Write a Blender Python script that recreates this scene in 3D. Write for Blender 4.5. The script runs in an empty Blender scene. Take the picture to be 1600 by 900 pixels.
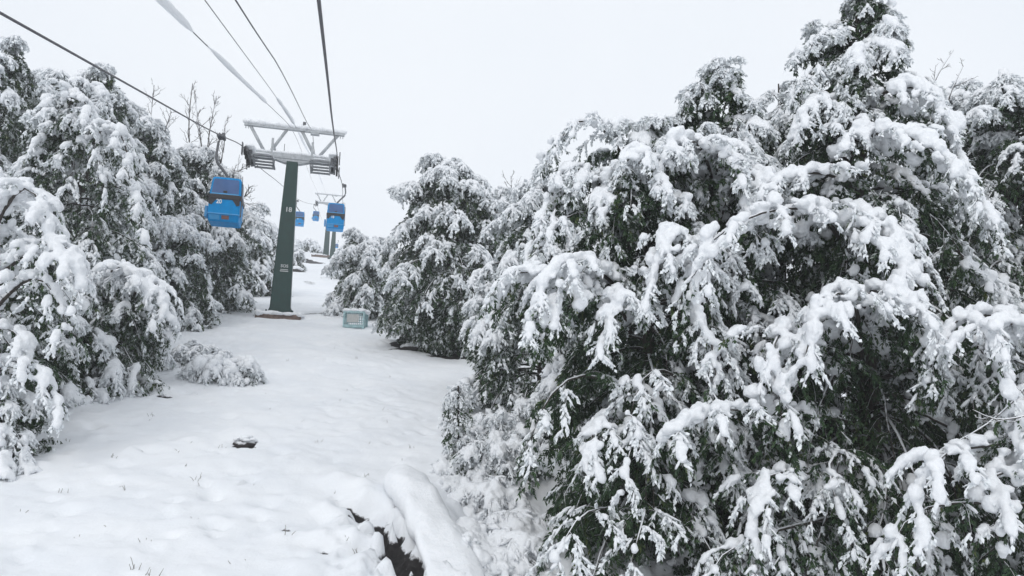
import bpy, bmesh, math, random, time
import numpy as np
from mathutils import Vector, Matrix

T0 = time.time()
S = bpy.context.scene
COL = S.collection
rng = np.random.default_rng(11)
random.seed(5)

# ------------------------------------------------------------------ camera
W, H, F = 1600.0, 900.0, 1142.0
PITCH, ROLL = math.radians(11.0), math.radians(1.3)
VPX, VPY = 532.0, 363.0          # where the slope's own direction vanishes
def cam_axes(yaw):
    f = np.array([math.sin(yaw)*math.cos(PITCH), math.cos(yaw)*math.cos(PITCH), math.sin(PITCH)])
    r0 = np.array([math.cos(yaw), -math.sin(yaw), 0.0])
    u0 = np.cross(r0, f)
    r = math.cos(ROLL)*r0 + math.sin(ROLL)*u0
    u = -math.sin(ROLL)*r0 + math.cos(ROLL)*u0
    return f, r, u
yaw = 0.0
for _ in range(30):
    f, r, u = cam_axes(yaw)
    d = f + r*(VPX-800)/F + u*(450-VPY)/F
    yaw -= math.atan2(d[0], d[1])
CF, CR, CU = cam_axes(yaw)
d = CF + CR*(VPX-800)/F + CU*(450-VPY)/F
SLOPE = math.atan2(d[2], math.hypot(d[0], d[1]))
TS = math.tan(SLOPE)
CAMH = 4.1
Z0 = -CAMH/math.cos(SLOPE)

def ray(px, py):
    return CF + CR*((px-800)/F) + CU*((450-py)/F)
def P(px, py, dep):
    return ray(px, py)*dep
def PX(px, py, x):                 # point of the pixel's ray in the vertical plane X = x
    q = ray(px, py); return q*(x/q[0])
def proj(p):
    p = np.asarray(p); z = p @ CF
    return 800+F*(p @ CR)/z, 450-F*(p @ CU)/z, z
def G0(px, py):                    # pixel -> bare slope
    q = ray(px, py); t = Z0/(q[2]-TS*q[1]); return q*t

cam = bpy.data.cameras.new('camera'); cam.sensor_width = 36.0; cam.lens = 36.0*F/W
cam.clip_start = 0.1; cam.clip_end = 3000
co = bpy.data.objects.new('camera', cam); COL.objects.link(co)
co.matrix_world = Matrix(((CR[0], CU[0], -CF[0], 0), (CR[1], CU[1], -CF[1], 0), (CR[2], CU[2], -CF[2], 0), (0, 0, 0, 1)))
S.camera = co

# ------------------------------------------------------------------ noise
_tab = np.random.default_rng(3).random(65536)
def _h(ix, iy, iz=0):
    return _tab[((ix*73856093) ^ (iy*19349663) ^ (iz*83492791)) & 65535]
def vnoise(x, y, seed=0):
    x = np.asarray(x, float); y = np.asarray(y, float)
    ix = np.floor(x).astype(np.int64); iy = np.floor(y).astype(np.int64)
    fx = x-ix; fy = y-iy
    fx = fx*fx*fx*(fx*(fx*6-15)+10); fy = fy*fy*fy*(fy*(fy*6-15)+10)
    a = _h(ix, iy, seed); b = _h(ix+1, iy, seed); c = _h(ix, iy+1, seed); e = _h(ix+1, iy+1, seed)
    return (a*(1-fx)+b*fx)*(1-fy)+(c*(1-fx)+e*fx)*fy - 0.5
def fbm(x, y, o=4, seed=0):
    t = 0; a = 1.0
    for i in range(o):
        t = t + a*vnoise(x*2**i+17.3*i, y*2**i-9.1*i, seed+i); a *= 0.5
    return t
def sm(a, b, x):
    t = np.clip((np.asarray(x, float)-a)/(b-a), 0, 1); return t*t*(3-2*t)

# ------------------------------------------------------------------ materials
def newmat(name):
    m = bpy.data.materials.new(name); m.use_nodes = True
    nt = m.node_tree; nt.nodes.clear()
    out = nt.nodes.new('ShaderNodeOutputMaterial'); b = nt.nodes.new('ShaderNodeBsdfPrincipled')
    nt.links.new(b.outputs['BSDF'], out.inputs['Surface'])
    return m, nt, b
def N(nt, t, **kw):
    n = nt.nodes.new(t)
    for k, v in kw.items(): setattr(n, k, v)
    return n
def noise(nt, scale, detail=4, rough=0.55, obj=True):
    tc = N(nt, 'ShaderNodeTexCoord'); n = N(nt, 'ShaderNodeTexNoise')
    n.inputs['Scale'].default_value = scale; n.inputs['Detail'].default_value = detail; n.inputs['Roughness'].default_value = rough
    nt.links.new(tc.outputs['Object'], n.inputs['Vector']); return n
def ramp(nt, src, stops):
    r = N(nt, 'ShaderNodeValToRGB'); cr = r.color_ramp
    while len(cr.elements) < len(stops): cr.elements.new(0.5)
    for e, (p, c) in zip(cr.elements, stops): e.position = p; e.color = (*c, 1) if len(c) == 3 else c
    nt.links.new(src, r.inputs['Fac']); return r
def bump(nt, b, h, strength, dist):
    n = N(nt, 'ShaderNodeBump'); n.inputs['Strength'].default_value = strength; n.inputs['Distance'].default_value = dist
    nt.links.new(h, n.inputs['Height']); nt.links.new(n.outputs['Normal'], b.inputs['Normal'])
def simple(name, col, rough=0.5, metal=0.0, var=0.12, scale=6.0, bumpd=0.0):
    m, nt, b = newmat(name)
    n = noise(nt, scale, 5, 0.6)
    lo = tuple(c*(1-var) for c in col); hi = tuple(min(1, c*(1+var)) for c in col)
    rp = ramp(nt, n.outputs['Fac'], [(0.3, lo), (0.7, hi)])
    nt.links.new(rp.outputs['Color'], b.inputs['Base Color'])
    b.inputs['Roughness'].default_value = rough; b.inputs['Metallic'].default_value = metal
    if bumpd: bump(nt, b, n.outputs['Fac'], 0.5, bumpd)
    return m
def snowed(name, col, rough=0.85, lo=0.25, hi=0.55, scale=9.0, var=0.3):
    """a dark surface on whose upward faces snow lies"""
    m, nt, b = newmat(name)
    n = noise(nt, scale, 5, 0.6)
    rp = ramp(nt, n.outputs['Fac'], [(0.3, tuple(c*(1-var) for c in col)), (0.7, tuple(c*(1+var) for c in col))])
    g = N(nt, 'ShaderNodeNewGeometry'); sx = N(nt, 'ShaderNodeSeparateXYZ'); nt.links.new(g.outputs['Normal'], sx.inputs[0])
    ad = N(nt, 'ShaderNodeMath', operation='MULTIPLY_ADD'); nt.links.new(n.outputs['Fac'], ad.inputs[0]); ad.inputs[1].default_value = 0.9
    nt.links.new(sx.outputs['Z'], ad.inputs[2])
    mr = N(nt, 'ShaderNodeMapRange'); mr.inputs[1].default_value = lo+0.45; mr.inputs[2].default_value = hi+0.45
    nt.links.new(ad.outputs[0], mr.inputs[0])
    mx = N(nt, 'ShaderNodeMix', data_type='RGBA'); nt.links.new(mr.outputs[0], mx.inputs[0])
    nt.links.new(rp.outputs['Color'], mx.inputs[6]); mx.inputs[7].default_value = (0.84, 0.86, 0.89, 1)
    nt.links.new(mx.outputs[2], b.inputs['Base Color']); b.inputs['Roughness'].default_value = rough
    return m

def snow_mat(name, b1, d1):
    m, nt, b = newmat(name)
    n = noise(nt, b1, 6, 0.65)
    rp = ramp(nt, n.outputs['Fac'], [(0.25, (0.80, 0.825, 0.855)), (0.75, (0.89, 0.90, 0.92))])
    nt.links.new(rp.outputs['Color'], b.inputs['Base Color'])
    b.inputs['Roughness'].default_value = 0.75; b.inputs['Specular IOR Level'].default_value = 0.25
    bump(nt, b, n.outputs['Fac'], 0.55, d1)
    return m
M_SNOW = snow_mat('tree_snow', 22.0, 0.035)
T_CRUMB = bpy.data.textures.new('crumbly', 'CLOUDS'); T_CRUMB.noise_scale = 0.085; T_CRUMB.noise_depth = 3
M_CAP = snow_mat('snow_cap', 14.0, 0.03)

def foliage_mat(name, dark, light):
    m, nt, b = newmat(name)
    a = N(nt, 'ShaderNodeAttribute', attribute_name='frost'); t = N(nt, 'ShaderNodeAttribute', attribute_name='tint')
    gr = ramp(nt, t.outputs['Fac'], [(0.0, dark), (0.75, light), (1.0, (light[0]*1.9, light[1]*1.25, light[2]*0.9))])
    n = noise(nt, 60.0, 2)
    ad = N(nt, 'ShaderNodeMath', operation='MULTIPLY_ADD'); nt.links.new(n.outputs['Fac'], ad.inputs[0]); ad.inputs[1].default_value = 0.35
    nt.links.new(a.outputs['Fac'], ad.inputs[2])
    mr = N(nt, 'ShaderNodeMapRange'); mr.inputs[1].default_value = 0.52; mr.inputs[2].default_value = 0.82
    nt.links.new(ad.outputs[0], mr.inputs[0])
    mx = N(nt, 'ShaderNodeMix', data_type='RGBA'); nt.links.new(mr.outputs[0], mx.inputs[0])
    nt.links.new(gr.outputs['Color'], mx.inputs[6]); mx.inputs[7].default_value = (0.80, 0.83, 0.85, 1)
    nt.links.new(mx.outputs[2], b.inputs['Base Color'])
    b.inputs['Roughness'].default_value = 0.6; b.inputs['Specular IOR Level'].default_value = 0.3
    return m
M_LEAF = foliage_mat('evergreen_leaf', (0.020, 0.040, 0.023), (0.046, 0.088, 0.036))
M_BARK = snowed('snowy_bark', (0.050, 0.042, 0.036), lo=0.35, hi=0.6)
M_TWIG = snowed('bare_bark', (0.085, 0.075, 0.07), lo=-0.15, hi=0.3)

# ------------------------------------------------------------------ mesh helpers
def mesh_np(name, V, Fc, mat, parent=None, smooth=True, fattr=None):
    """V (n,3); Fc: list of (m,k) index arrays"""
    V = np.ascontiguousarray(V, np.float32)
    Fc = [np.asarray(x, np.int32) for x in (Fc if isinstance(Fc, (list, tuple)) else [Fc]) if len(x)]
    me = bpy.data.meshes.new(name)
    me.vertices.add(len(V)); me.vertices.foreach_set('co', V.ravel())
    loops = np.concatenate([x.ravel() for x in Fc])
    starts = []; o = 0
    for x in Fc:
        starts.append(o+np.arange(len(x))*x.shape[1]); o += x.size
    starts = np.concatenate(starts).astype(np.int32)
    me.loops.add(len(loops)); me.loops.foreach_set('vertex_index', loops.astype(np.int32))
    me.polygons.add(len(starts)); me.polygons.foreach_set('loop_start', starts)
    me.update(calc_edges=True)
    me.polygons.foreach_set('use_smooth', np.full(len(starts), smooth))
    if fattr:
        for k, v in fattr.items():
            dom = 'FACE' if len(v) == len(starts) else 'POINT'
            at = me.attributes.new(k, 'FLOAT', dom); at.data.foreach_set('value', np.ascontiguousarray(v, np.float32))
    me.materials.append(mat)
    ob = bpy.data.objects.new(name, me); COL.objects.link(ob)
    if parent is not None: ob.parent = parent
    return ob
def tag(o, label, cat, group=None, kind=None):
    if label: o['label'] = label
    if cat: o['category'] = cat
    if group: o['group'] = group
    if kind: o['kind'] = kind
    return o
def thing(name, label, cat, loc, group=None):
    o = bpy.data.objects.new(name, None); COL.objects.link(o); o.location = [float(v) for v in loc]
    o.empty_display_size = 0.2
    return tag(o, label, cat, group)

def _ico(sub):
    bm = bmesh.new(); bmesh.ops.create_icosphere(bm, subdivisions=sub, radius=1.0)
    v = np.array([x.co[:] for x in bm.verts]); f = np.array([[w.index for w in q.verts] for q in bm.faces]); bm.free(); return v, f
ICO = {}
for sdv in (1, 2, 3):
    v, fc = _ico(sdv); vs = []
    rr = np.random.default_rng(40+sdv)
    for k in range(8):
        dirs = rr.normal(size=(7, 3)); dirs /= np.linalg.norm(dirs, axis=1)[:, None]
        amp = rr.uniform(-0.22, 0.32, 7)
        w = 1 + (np.exp(-4*(1-v @ dirs.T))*amp).sum(1)
        vs.append(v*w[:, None])
    ICO[sdv] = (np.array(vs), fc)

def frames(ax):
    ax = ax/np.maximum(np.linalg.norm(ax, axis=1), 1e-9)[:, None]
    up = np.tile([0., 0., 1.], (len(ax), 1)); up[np.abs(ax[:, 2]) > 0.95] = [1., 0, 0]
    s = np.cross(up, ax); s /= np.linalg.norm(s, axis=1)[:, None]
    n = np.cross(ax, s)
    return ax, s, n
def blobs(c, ax, ra, rs, rn, sub, rg):
    """lumps: centres (n,3), axis, half lengths along axis/side/normal"""
    if len(c) == 0: return np.zeros((0, 3)), np.zeros((0, 3), int)
    bv, bf = ICO[sub]; k = rg.integers(0, len(bv), len(c))
    v = bv[k]
    a, s, n = frames(ax)
    out = c[:, None]+v[:, :, :1]*(a*ra[:, None])[:, None]+v[:, :, 1:2]*(s*rs[:, None])[:, None]+v[:, :, 2:]*(n*rn[:, None])[:, None]
    fo = bf[None]+(np.arange(len(c))*bv.shape[1])[:, None, None]
    return out.reshape(-1, 3), fo.reshape(-1, 3)
def tubes(pl, r0, r1, sides):
    """polylines (n,k,3) -> tapering tubes"""
    n, k, _ = pl.shape
    if n == 0: return np.zeros((0, 3)), np.zeros((0, 4), int)
    t = np.empty_like(pl); t[:, 1:-1] = pl[:, 2:]-pl[:, :-2]; t[:, 0] = pl[:, 1]-pl[:, 0]; t[:, -1] = pl[:, -1]-pl[:, -2]
    a, s, m = frames(t.reshape(-1, 3)); s = s.reshape(n, k, 3); m = m.reshape(n, k, 3)
    rad = (np.asarray(r0).reshape(-1, 1)*(1-np.linspace(0, 1, k))+np.asarray(r1).reshape(-1, 1)*np.linspace(0, 1, k))
    rad = np.broadcast_to(rad, (n, k))
    an = np.arange(sides)*2*math.pi/sides
    v = pl[:, :, None]+rad[:, :, None, None]*(s[:, :, None]*np.cos(an)[None, None, :, None]+m[:, :, None]*np.sin(an)[None, None, :, None])
    i = np.arange(k-1)[:, None]*sides; j = np.arange(sides)[None]; j2 = (j+1) % sides
    q = np.stack([i+j, i+j2, i+sides+j2, i+sides+j], -1).reshape(-1, 4)
    q = q[None]+(np.arange(n)*k*sides)[:, None, None]
    return v.reshape(-1, 3), q.reshape(-1, 4)
def cat(parts):
    V = []; Q = []; o = 0
    for v, q in parts:
        if len(v) == 0: continue
        V.append(v); Q.append(q+o); o += len(v)
    return np.concatenate(V), Q
def resample(pl, k):
    pl = np.asarray(pl, float)
    for _ in range(2):
        q = [pl[0]]
        for a, b in zip(pl[:-1], pl[1:]): q += [a*.75+b*.25, a*.25+b*.75]
        q.append(pl[-1]); pl = np.array(q)
    s = np.r_[0, np.cumsum(np.linalg.norm(np.diff(pl, axis=0), axis=1))]; t = np.linspace(0, s[-1], k)
    return np.stack([np.interp(t, s, pl[:, i]) for i in range(3)], 1)

# ------------------------------------------------------------------ growing things
def unit(v): return v/np.maximum(np.linalg.norm(v, axis=-1, keepdims=True), 1e-9)
def grow(st, di, ln, droop, K, jit, rg):
    n = len(st); pts = np.empty((n, K+1, 3)); pts[:, 0] = st; dd = unit(di)
    ln = np.broadcast_to(np.asarray(ln, float), (n,)); droop = np.broadcast_to(np.asarray(droop, float), (n,))
    for k in range(K):
        pts[:, k+1] = pts[:, k]+dd*(ln/K)[:, None]
        dd = dd+rg.normal(0, jit, (n, 3)); dd[:, 2] -= droop/K; dd = unit(dd)
    return pts
def lerp_poly(pl, s):                      # pl (n,k,3), s (n,m) in 0..1 -> points, tangents (n,m,3)
    n, k, _ = pl.shape; x = np.clip(s, 0, 0.9999)*(k-1); i = x.astype(int); fr = (x-i)[..., None]
    ar = np.arange(n)[:, None]; a = pl[ar, i]; b = pl[ar, i+1]
    return a*(1-fr)+b*fr, unit(b-a)
SNOWDIR = unit(np.array([0.10, 0.42, -1.0]))      # the way the snow drove in: down and up the slope
SU = unit(np.cross(SNOWDIR, [1, 0, 0])); SV = np.cross(SNOWDIR, SU)
class Sky:
    """how open each point is to the falling snow (0 sheltered .. 1 on top)"""
    def __init__(s, pts, cell, depth):
        s.c, s.d = cell, depth
        q = -(pts @ SNOWDIR); a = np.floor(pts @ SU/cell).astype(int); b = np.floor(pts @ SV/cell).astype(int)
        s.a0, s.b0 = a.min()-2, b.min()-2; s.sh = (a.max()-s.a0+3, b.max()-s.b0+3)
        s.g = np.full(s.sh, -1e9); np.maximum.at(s.g, (a-s.a0, b-s.b0), q)
    def __call__(s, pts):
        a = np.clip(np.floor(pts @ SU/s.c).astype(int)-s.a0, 0, s.sh[0]-1); b = np.clip(np.floor(pts @ SV/s.c).astype(int)-s.b0, 0, s.sh[1]-1)
        return np.clip(1-(s.g[a, b]+(pts @ SNOWDIR))/s.d, 0, 1)

def make_tree(name, label, base, top, R, nb=60, seed=0, heroes=(), k=1.0, t0=0.08, power=0.75, el=(10, 40), droop=1.9,
              M2=13, M3=8, nl=11, s1=0.10, s2=0.055, s3=0.028, front=0.5, voxel=0.0, trunk_r=0.14, wide=(1, 1), snow=1.0, cat_='tree', group=None,
              leaf=None, bare=None, tiers=0, frost_off=0.0, low=0.0, tip=0.17, room=None, lenlim=None, remesh_sub=True, droopj=0.35):
    rg = np.random.default_rng(seed)
    base = np.asarray(base, float); top = np.asarray(top, float)
    root = thing(name, label, cat_, base, group)
    Hh = top[2]-base[2]
    # trunk
    mid = base*0.45+top*0.55+np.r_[rg.normal(0, 0.03*Hh, 2), 0]*0.5
    tr = resample([base-[0, 0, 0.15], mid, top-[0, 0, 0.05*Hh]], 14)
    # boughs
    t = t0+(1-t0)*((np.arange(nb)+rg.uniform(0, 1, nb))/nb)**1.15*0.985
    if tiers: t = np.clip(np.round(t*tiers)/tiers+rg.normal(0, 0.012, nb), t0, 0.985)
    az = np.arange(nb)*2.399963+rg.normal(0, 0.35, nb)
    if front > 0:
        m = rg.random(nb) < front
        tocam = math.atan2(-base[1], -base[0]); az = np.where(m, tocam+rg.uniform(-1.7, 1.7, nb), az)
    Rt = R*np.clip(1-t, 0, 1)**power*np.clip((t+0.25)/0.42, 0.3, 1)+tip*k
    L = Rt*rg.uniform(0.70, 1.18, nb)/0.80
    if lenlim: L = np.minimum(L, lenlim)
    e = np.radians(el[0]+(el[1]-el[0])*t+rg.normal(0, 8, nb))
    di = np.stack([np.cos(az)*np.cos(e)*wide[0], np.sin(az)*np.cos(e)*wide[1], np.sin(e)], 1)
    st, _ = lerp_poly(np.tile(tr[None], (nb, 1, 1)), t[:, None]); st = st[:, 0]
    K1 = 10
    b1 = grow(st, di, L, droop*rg.uniform(1-droopj, 1+droopj, nb), K1, 0.07, rg)
    if room is not None:               # boughs that would reach into the kept-open piste are shorter
        for _ in range(3):
            ok = room(b1).all(1); L = np.where(ok, L, L*.68)
            b1 = np.where(ok[:, None, None], b1, st[:, None]+(b1-st[:, None])*.68)
    hs = np.ones(nb)*rg.uniform(0.55, 1.25, nb)
    # the leader: a short drooping tip
    tipd = np.array([[rg.normal(0, .3), rg.normal(0, .3), 1.0]])
    b1 = np.concatenate([b1, grow(tr[-3:-2], tipd, np.array([0.10*Hh+0.25]), [0.9], K1, 0.1, rg)]); hs = np.r_[hs, 0.5]; L = np.r_[L, 0.10*Hh+0.25]
    if len(heroes):
        hp = np.array([resample(h[0], K1+1) for h in heroes]); hl = np.linalg.norm(np.diff(hp, axis=1), axis=2).sum(1)
        b1 = np.concatenate([b1, hp]); hs = np.r_[hs, [h[1] for h in heroes]]; L = np.r_[L, hl]
    n1 = len(b1)
    ln = np.linalg.norm(np.diff(b1, axis=1), axis=2).sum(1)
    b1[:, :, 2] = np.maximum(b1[:, :, 2], ground(b1[:, :, 0], b1[:, :, 1])+0.06)
    # side twigs
    M2 = max(4, int(M2)); s = np.linspace(0.16, 1.0, M2)[None]+rg.uniform(-.03, .03, (n1, M2)); s = np.clip(s, 0.1, 0.995)
    p2, t2 = lerp_poly(b1, s); side = unit(np.cross(t2, [0, 0, 1.0])+1e-6)
    sg = np.where((np.arange(M2)[None]+np.arange(n1)[:, None]) % 2 == 0, 1.0, -1.0)
    th = np.radians(rg.uniform(30, 65, (n1, M2)))[..., None]
    d2 = t2*np.cos(th)+side*sg[..., None]*np.sin(th)+np.array([0, 0, 1.0])*rg.uniform(-.1, .3, (n1, M2))[..., None]
    l2 = np.clip(ln[:, None]*rg.uniform(0.22, 0.42, (n1, M2))*(1.15-0.75*s), 0.16*k, 0.85)
    K2 = 5
    b2 = grow(p2.reshape(-1, 3), d2.reshape(-1, 3), l2.ravel(), rg.uniform(1.0, 2.2, n1*M2), K2, 0.08, rg)
    h2 = np.repeat(hs, M2)
    # hanging sprays
    M3 = max(3, int(M3)); n2 = len(b2); s = np.linspace(0.12, 1.0, M3)[None]+rg.uniform(-.05, .05, (n2, M3)); s = np.clip(s, 0.05, 0.995)
    p3, t3 = lerp_poly(b2, s); side = unit(np.cross(t3, [0, 0, 1.0])+1e-6)
    sg = np.where((np.arange(M3)[None]+np.arange(n2)[:, None]) % 2 == 0, 1.0, -1.0)
    th = np.radians(rg.uniform(15, 65, (n2, M3)))[..., None]
    d3 = t3*np.cos(th)+side*sg[..., None]*np.sin(th)
    l3 = rg.uniform(0.10, 0.27, (n2, M3))*k**0.75
    b3 = grow(p3.reshape(-1, 3), d3.reshape(-1, 3), l3.ravel(), rg.uniform(0.8, 2.4, n2*M3), 3, 0.12, rg)
    n3 = len(b3)
    gz = ground(b3[:, -1, 0], b3[:, -1, 1]); keep = b3[:, -1, 2] > gz-0.05
    b3 = b3[keep]; h3 = np.repeat(h2, M3)[keep]; n3 = len(b3)
    sky = Sky(np.concatenate([b3.reshape(-1, 3), b2[:, ::2].reshape(-1, 3)]), 0.10*k**0.8, 0.40*k**0.5)
    # leaves
    lsz = leaf or (0.072*k**0.8, 0.0135*k**0.85)
    s = rg.uniform(0.0, 1.0, (n3, nl)); pl_, tl = lerp_poly(b3, s); pl_ = pl_.reshape(-1, 3); tl = tl.reshape(-1, 3); nL = len(pl_)
    rad = unit(np.cross(tl, rg.normal(size=(nL, 3))))
    dl = unit(tl*rg.uniform(.4, 1.0, (nL, 1))+rad*0.62+np.array([0, 0, -0.42]))
    wv = unit(np.cross(dl, rg.normal(size=(nL, 3))+np.array([0, 0, 0.8])))
    ll = lsz[0]*rg.uniform(.6, 1.35, (nL, 1)); lw = lsz[1]*rg.uniform(.7, 1.3, (nL, 1))
    ex = sky(pl_+dl*ll*.5)
    patch = np.repeat(rg.normal(0, 0.26, n3), nl)
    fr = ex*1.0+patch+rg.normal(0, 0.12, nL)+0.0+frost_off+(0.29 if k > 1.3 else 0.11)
    fr = fr-low*(1-sm(0.12, 0.55, (pl_[:, 2]-base[2])/Hh))
    lw = lw*(1+0.55*np.clip((fr[:, None]-.4)*4, 0, 1))
    V = np.stack([pl_, pl_+dl*ll*.45+wv*lw, pl_+dl*ll, pl_+dl*ll*.45-wv*lw], 1).reshape(-1, 3)
    Q = np.arange(nL*4).reshape(-1, 4)
    tint = np.clip(np.repeat(rg.beta(2, 2.5, n3), nl)+rg.normal(0, .12, nL), 0, 1)
    mesh_np('crown', V-base, [Q], M_LEAF, root, smooth=False, fattr={'frost': fr, 'tint': tint})
    # wood
    rr0 = np.clip(0.012*L+0.006, 0.008, 0.05)
    parts = [tubes(tr[None], [trunk_r], [0.015], 9), tubes(b1, rr0, 0.005*k, 5), tubes(b2, 0.006*k**.5, 0.0025*k**.5, 3)]
    v, q = cat(parts); mesh_np('trunk', v-base, q, M_BARK, root)
    if bare is not None: bare(root, base, rg)
    # snow
    C = []; A = []; RA = []; RS = []; RN = []
    def add(c, a, ra, rs, rn): C.append(c); A.append(a); RA.append(ra); RS.append(rs); RN.append(rn)
    # on the boughs
    nb1 = 12; s = np.clip(np.linspace(0.22, 1.0, nb1)[None]+rg.uniform(-.05, .05, (n1, nb1)), 0, .995)
    c, a = lerp_poly(b1, s); c = c.reshape(-1, 3); a = a.reshape(-1, 3); hh = np.minimum(np.repeat(hs, nb1), 1.3)
    ex = sky(c); lr = s1*snow*rg.uniform(.35, 1.0, len(c))*hh*(0.3+0.7*ex); lr = np.minimum(lr, np.repeat(ln, nb1)*0.12+0.01)
    m = (ex > 0.35)&((np.repeat(hs, nb1) < 1.4)|(rg.random(len(c)) < .45)); c, a, lr = c[m], a[m], lr[m]
    c = c+np.array([0, 0, 1.0])*lr[:, None]*0.45-SNOWDIR*lr[:, None]*.15+rg.normal(0, 0.4, c.shape)*lr[:, None]
    add(c, a, lr*rg.uniform(1.0, 1.5, len(c)), lr*rg.uniform(.85, 1.15, len(c)), lr*.85)
    # deep pillows, built up of many lumps, on the heavily laden boughs
    hv = np.where(hs > 1.15)[0]
    if len(hv) and len(heroes):
        nh = 120; s = rg.uniform(.12, 1.0, (len(hv), nh)); c, a = lerp_poly(b1[hv], s); sd_h = unit(np.cross(a, [0, 0, 1.0])+1e-6)
        hw = (hs[hv][:, None]*.125)*np.sin(np.pi*np.clip(s*.85+.13, 0, 1))**.6
        la = np.clip(rg.normal(0, .85, s.shape), -1.35, 1.35)*hw; lr = ((.032+.092*rg.random(s.shape)**1.7)*(hs[hv][:, None]/1.7))*np.clip(1.25-s*.55, .5, 1.2)
        c = c+sd_h*la[..., None]; c[..., 2] += hw*.45-np.abs(la)*.75-la*la/hw*.25+lr*.3; c = c-SNOWDIR*(.05*rg.random(s.shape))[..., None]
        gap = (np.sin(s*rg.uniform(9, 16, (len(hv), 1))+rg.uniform(0, 6, (len(hv), 1)))+la/hw*.5+rg.normal(0, .4, s.shape) > -.95).ravel()
        lr = lr.ravel()[gap]; add(c.reshape(-1, 3)[gap], a.reshape(-1, 3)[gap], lr*rg.uniform(1, 1.35, len(lr)), lr*rg.uniform(.9, 1.1, len(lr)), lr*.9)
    # on the side twigs
    nb2 = 4; s = np.clip(np.linspace(0.15, 0.95, nb2)[None]+rg.uniform(-.1, .1, (n2, nb2)), 0, .995)
    c, a = lerp_poly(b2, s); c = c.reshape(-1, 3); a = a.reshape(-1, 3); hh = np.repeat(h2, nb2)
    ex = sky(c); pr = ex+rg.normal(0, .15, len(c)); m = pr-low*(1-sm(0.12, 0.55, (c[:, 2]-base[2])/Hh)) > 0.42
    c, a, ex, hh = c[m], a[m], ex[m], hh[m]; lr = s2*snow*rg.uniform(.5, 1.35, len(c))*np.clip(hh, .5, 1.3)*(.4+.6*ex)
    c = c+np.array([0, 0, 1.0])*lr[:, None]*0.5
    add(c, a, lr*rg.uniform(1.2, 2.0, len(c)), lr, lr*.85)
    # along the sprays
    c = b3.mean(1); a = b3[:, -1]-b3[:, 0]; hl = np.linalg.norm(a, axis=1)*.5
    ex = sky(c); pr = ex+rg.normal(0, .16, n3); m = pr-low*.9*(1-sm(0.12, 0.55, (c[:, 2]-base[2])/Hh)) > (0.40 if k <= 1.3 else 0.28)
    c, a, hl, ex = c[m], a[m], hl[m], ex[m]; lr = s3*snow*rg.uniform(.5, 1.4, len(c))*(.4+.6*ex)*k**.5
    c = c+np.array([0, 0, 1.0])*lr[:, None]*0.5-SNOWDIR*lr[:, None]*.3
    add(c, a, hl*rg.uniform(.75, 1.1, len(c)), lr*.62, lr*.58)
    fine = [C.pop(), A.pop(), RA.pop(), RS.pop(), RN.pop()]
    v, q = blobs(*fine, 1, rg); mesh_np('spray_snow_clumps', v-base, [q], M_SNOW, root)
    C, A, RA, RS, RN = (np.concatenate(x) for x in (C, A, RA, RS, RN))
    if voxel:
        v, q = blobs(C, A, RA, RS, RN, 1, rg)
        so = mesh_np('snow_clumps', v-base, [q], M_SNOW, root)
        md = so.modifiers.new('merge', 'REMESH'); md.mode = 'VOXEL'; md.voxel_size = voxel; md.use_smooth_shade = True
        if remesh_sub:
            sd = so.modifiers.new('soften', 'SMOOTH'); sd.factor = 0.5; sd.iterations = 1
        dm = so.modifiers.new('crumble', 'DISPLACE'); dm.texture = T_CRUMB; dm.texture_coords = 'LOCAL'; dm.strength = 0.055; dm.mid_level = 0.5
    else:
        v, q = blobs(C, A, RA, RS, RN, 1, rg)
        so = mesh_np('snow_clumps', v-base, [q], M_SNOW, root)
    print('tree', name, 'boughs', n1, 'leaves', nL, 'lumps', len(C), 'snowfaces', len(q), round(time.time()-T0, 1))
    return root

# ------------------------------------------------------------------ ground
def seg_d(x, y, pl):
    """distance to a polyline and position along it (0..1)"""
    best = np.full(np.shape(x), 1e9); tt = np.zeros(np.shape(x)); n = len(pl)-1
    for i in range(n):
        ax, ay = pl[i]; bx, by = pl[i+1]; L2 = (bx-ax)**2+(by-ay)**2
        t = np.clip(((x-ax)*(bx-ax)+(y-ay)*(by-ay))/L2, 0, 1); dd = np.hypot(x-ax-t*(bx-ax), y-ay-t*(by-ay))
        m = dd < best; best = np.where(m, dd, best); tt = np.where(m, (i+t)/n, tt)
    return best, tt
def gp(px, py):
    g = G0(px, py); return (g[0], g[1])
DITCH = [gp(536, 786), gp(566, 791), gp(596, 804), gp(632, 862), gp(668, 905), gp(720, 960)]
BUMPS = [(525, 752, .34, .17), (512, 790, .25, .11), (566, 765, .30, .20), (500, 835, .28, .10), (560, 840, .36, .17), (590, 880, .34, .14), (470, 772, .3, .06),
         (545, 815, .2, .12), (530, 800, .15, .07), (575, 825, .14, .08), (600, 848, .13, .07), (570, 776, .13, .1), (590, 778, .16, .07), (655, 838, .2, .1), (640, 880, .3, .08), (445, 830, .25, .07), (300, 690, .3, .08),
         (380, 678, .42, .14), (255, 610, .4, .12), (215, 705, .3, .07), (345, 590, 1.1, .22), (600, 610, .5, .05), (560, 640, .4, .05), (455, 870, .3, .06)]
BUMPS = [(*gp(a, b), r_, h_) for a, b, r_, h_ in BUMPS]
PITS = [(382, 694, .25, .10, 1.1), (255, 617, .20, .10, .8), (500, 560, .25, .05, .3), (447, 828, .09, .06, .8), (524, 775, .09, .08, .6), (505, 857, .10, .09, .9), (610, 900, .09, .07, .9), (222, 703, .12, .05, .5),
        (552, 800, .12, .13, 1), (770, 766, .10, .07, .3), (735, 790, .10, .07, .2), (700, 800, .12, .09, .4), (835, 890, .15, .08, .8)]
PITS = [(*gp(a, b), r_, h_, w_) for a, b, r_, h_, w_ in PITS]
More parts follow.
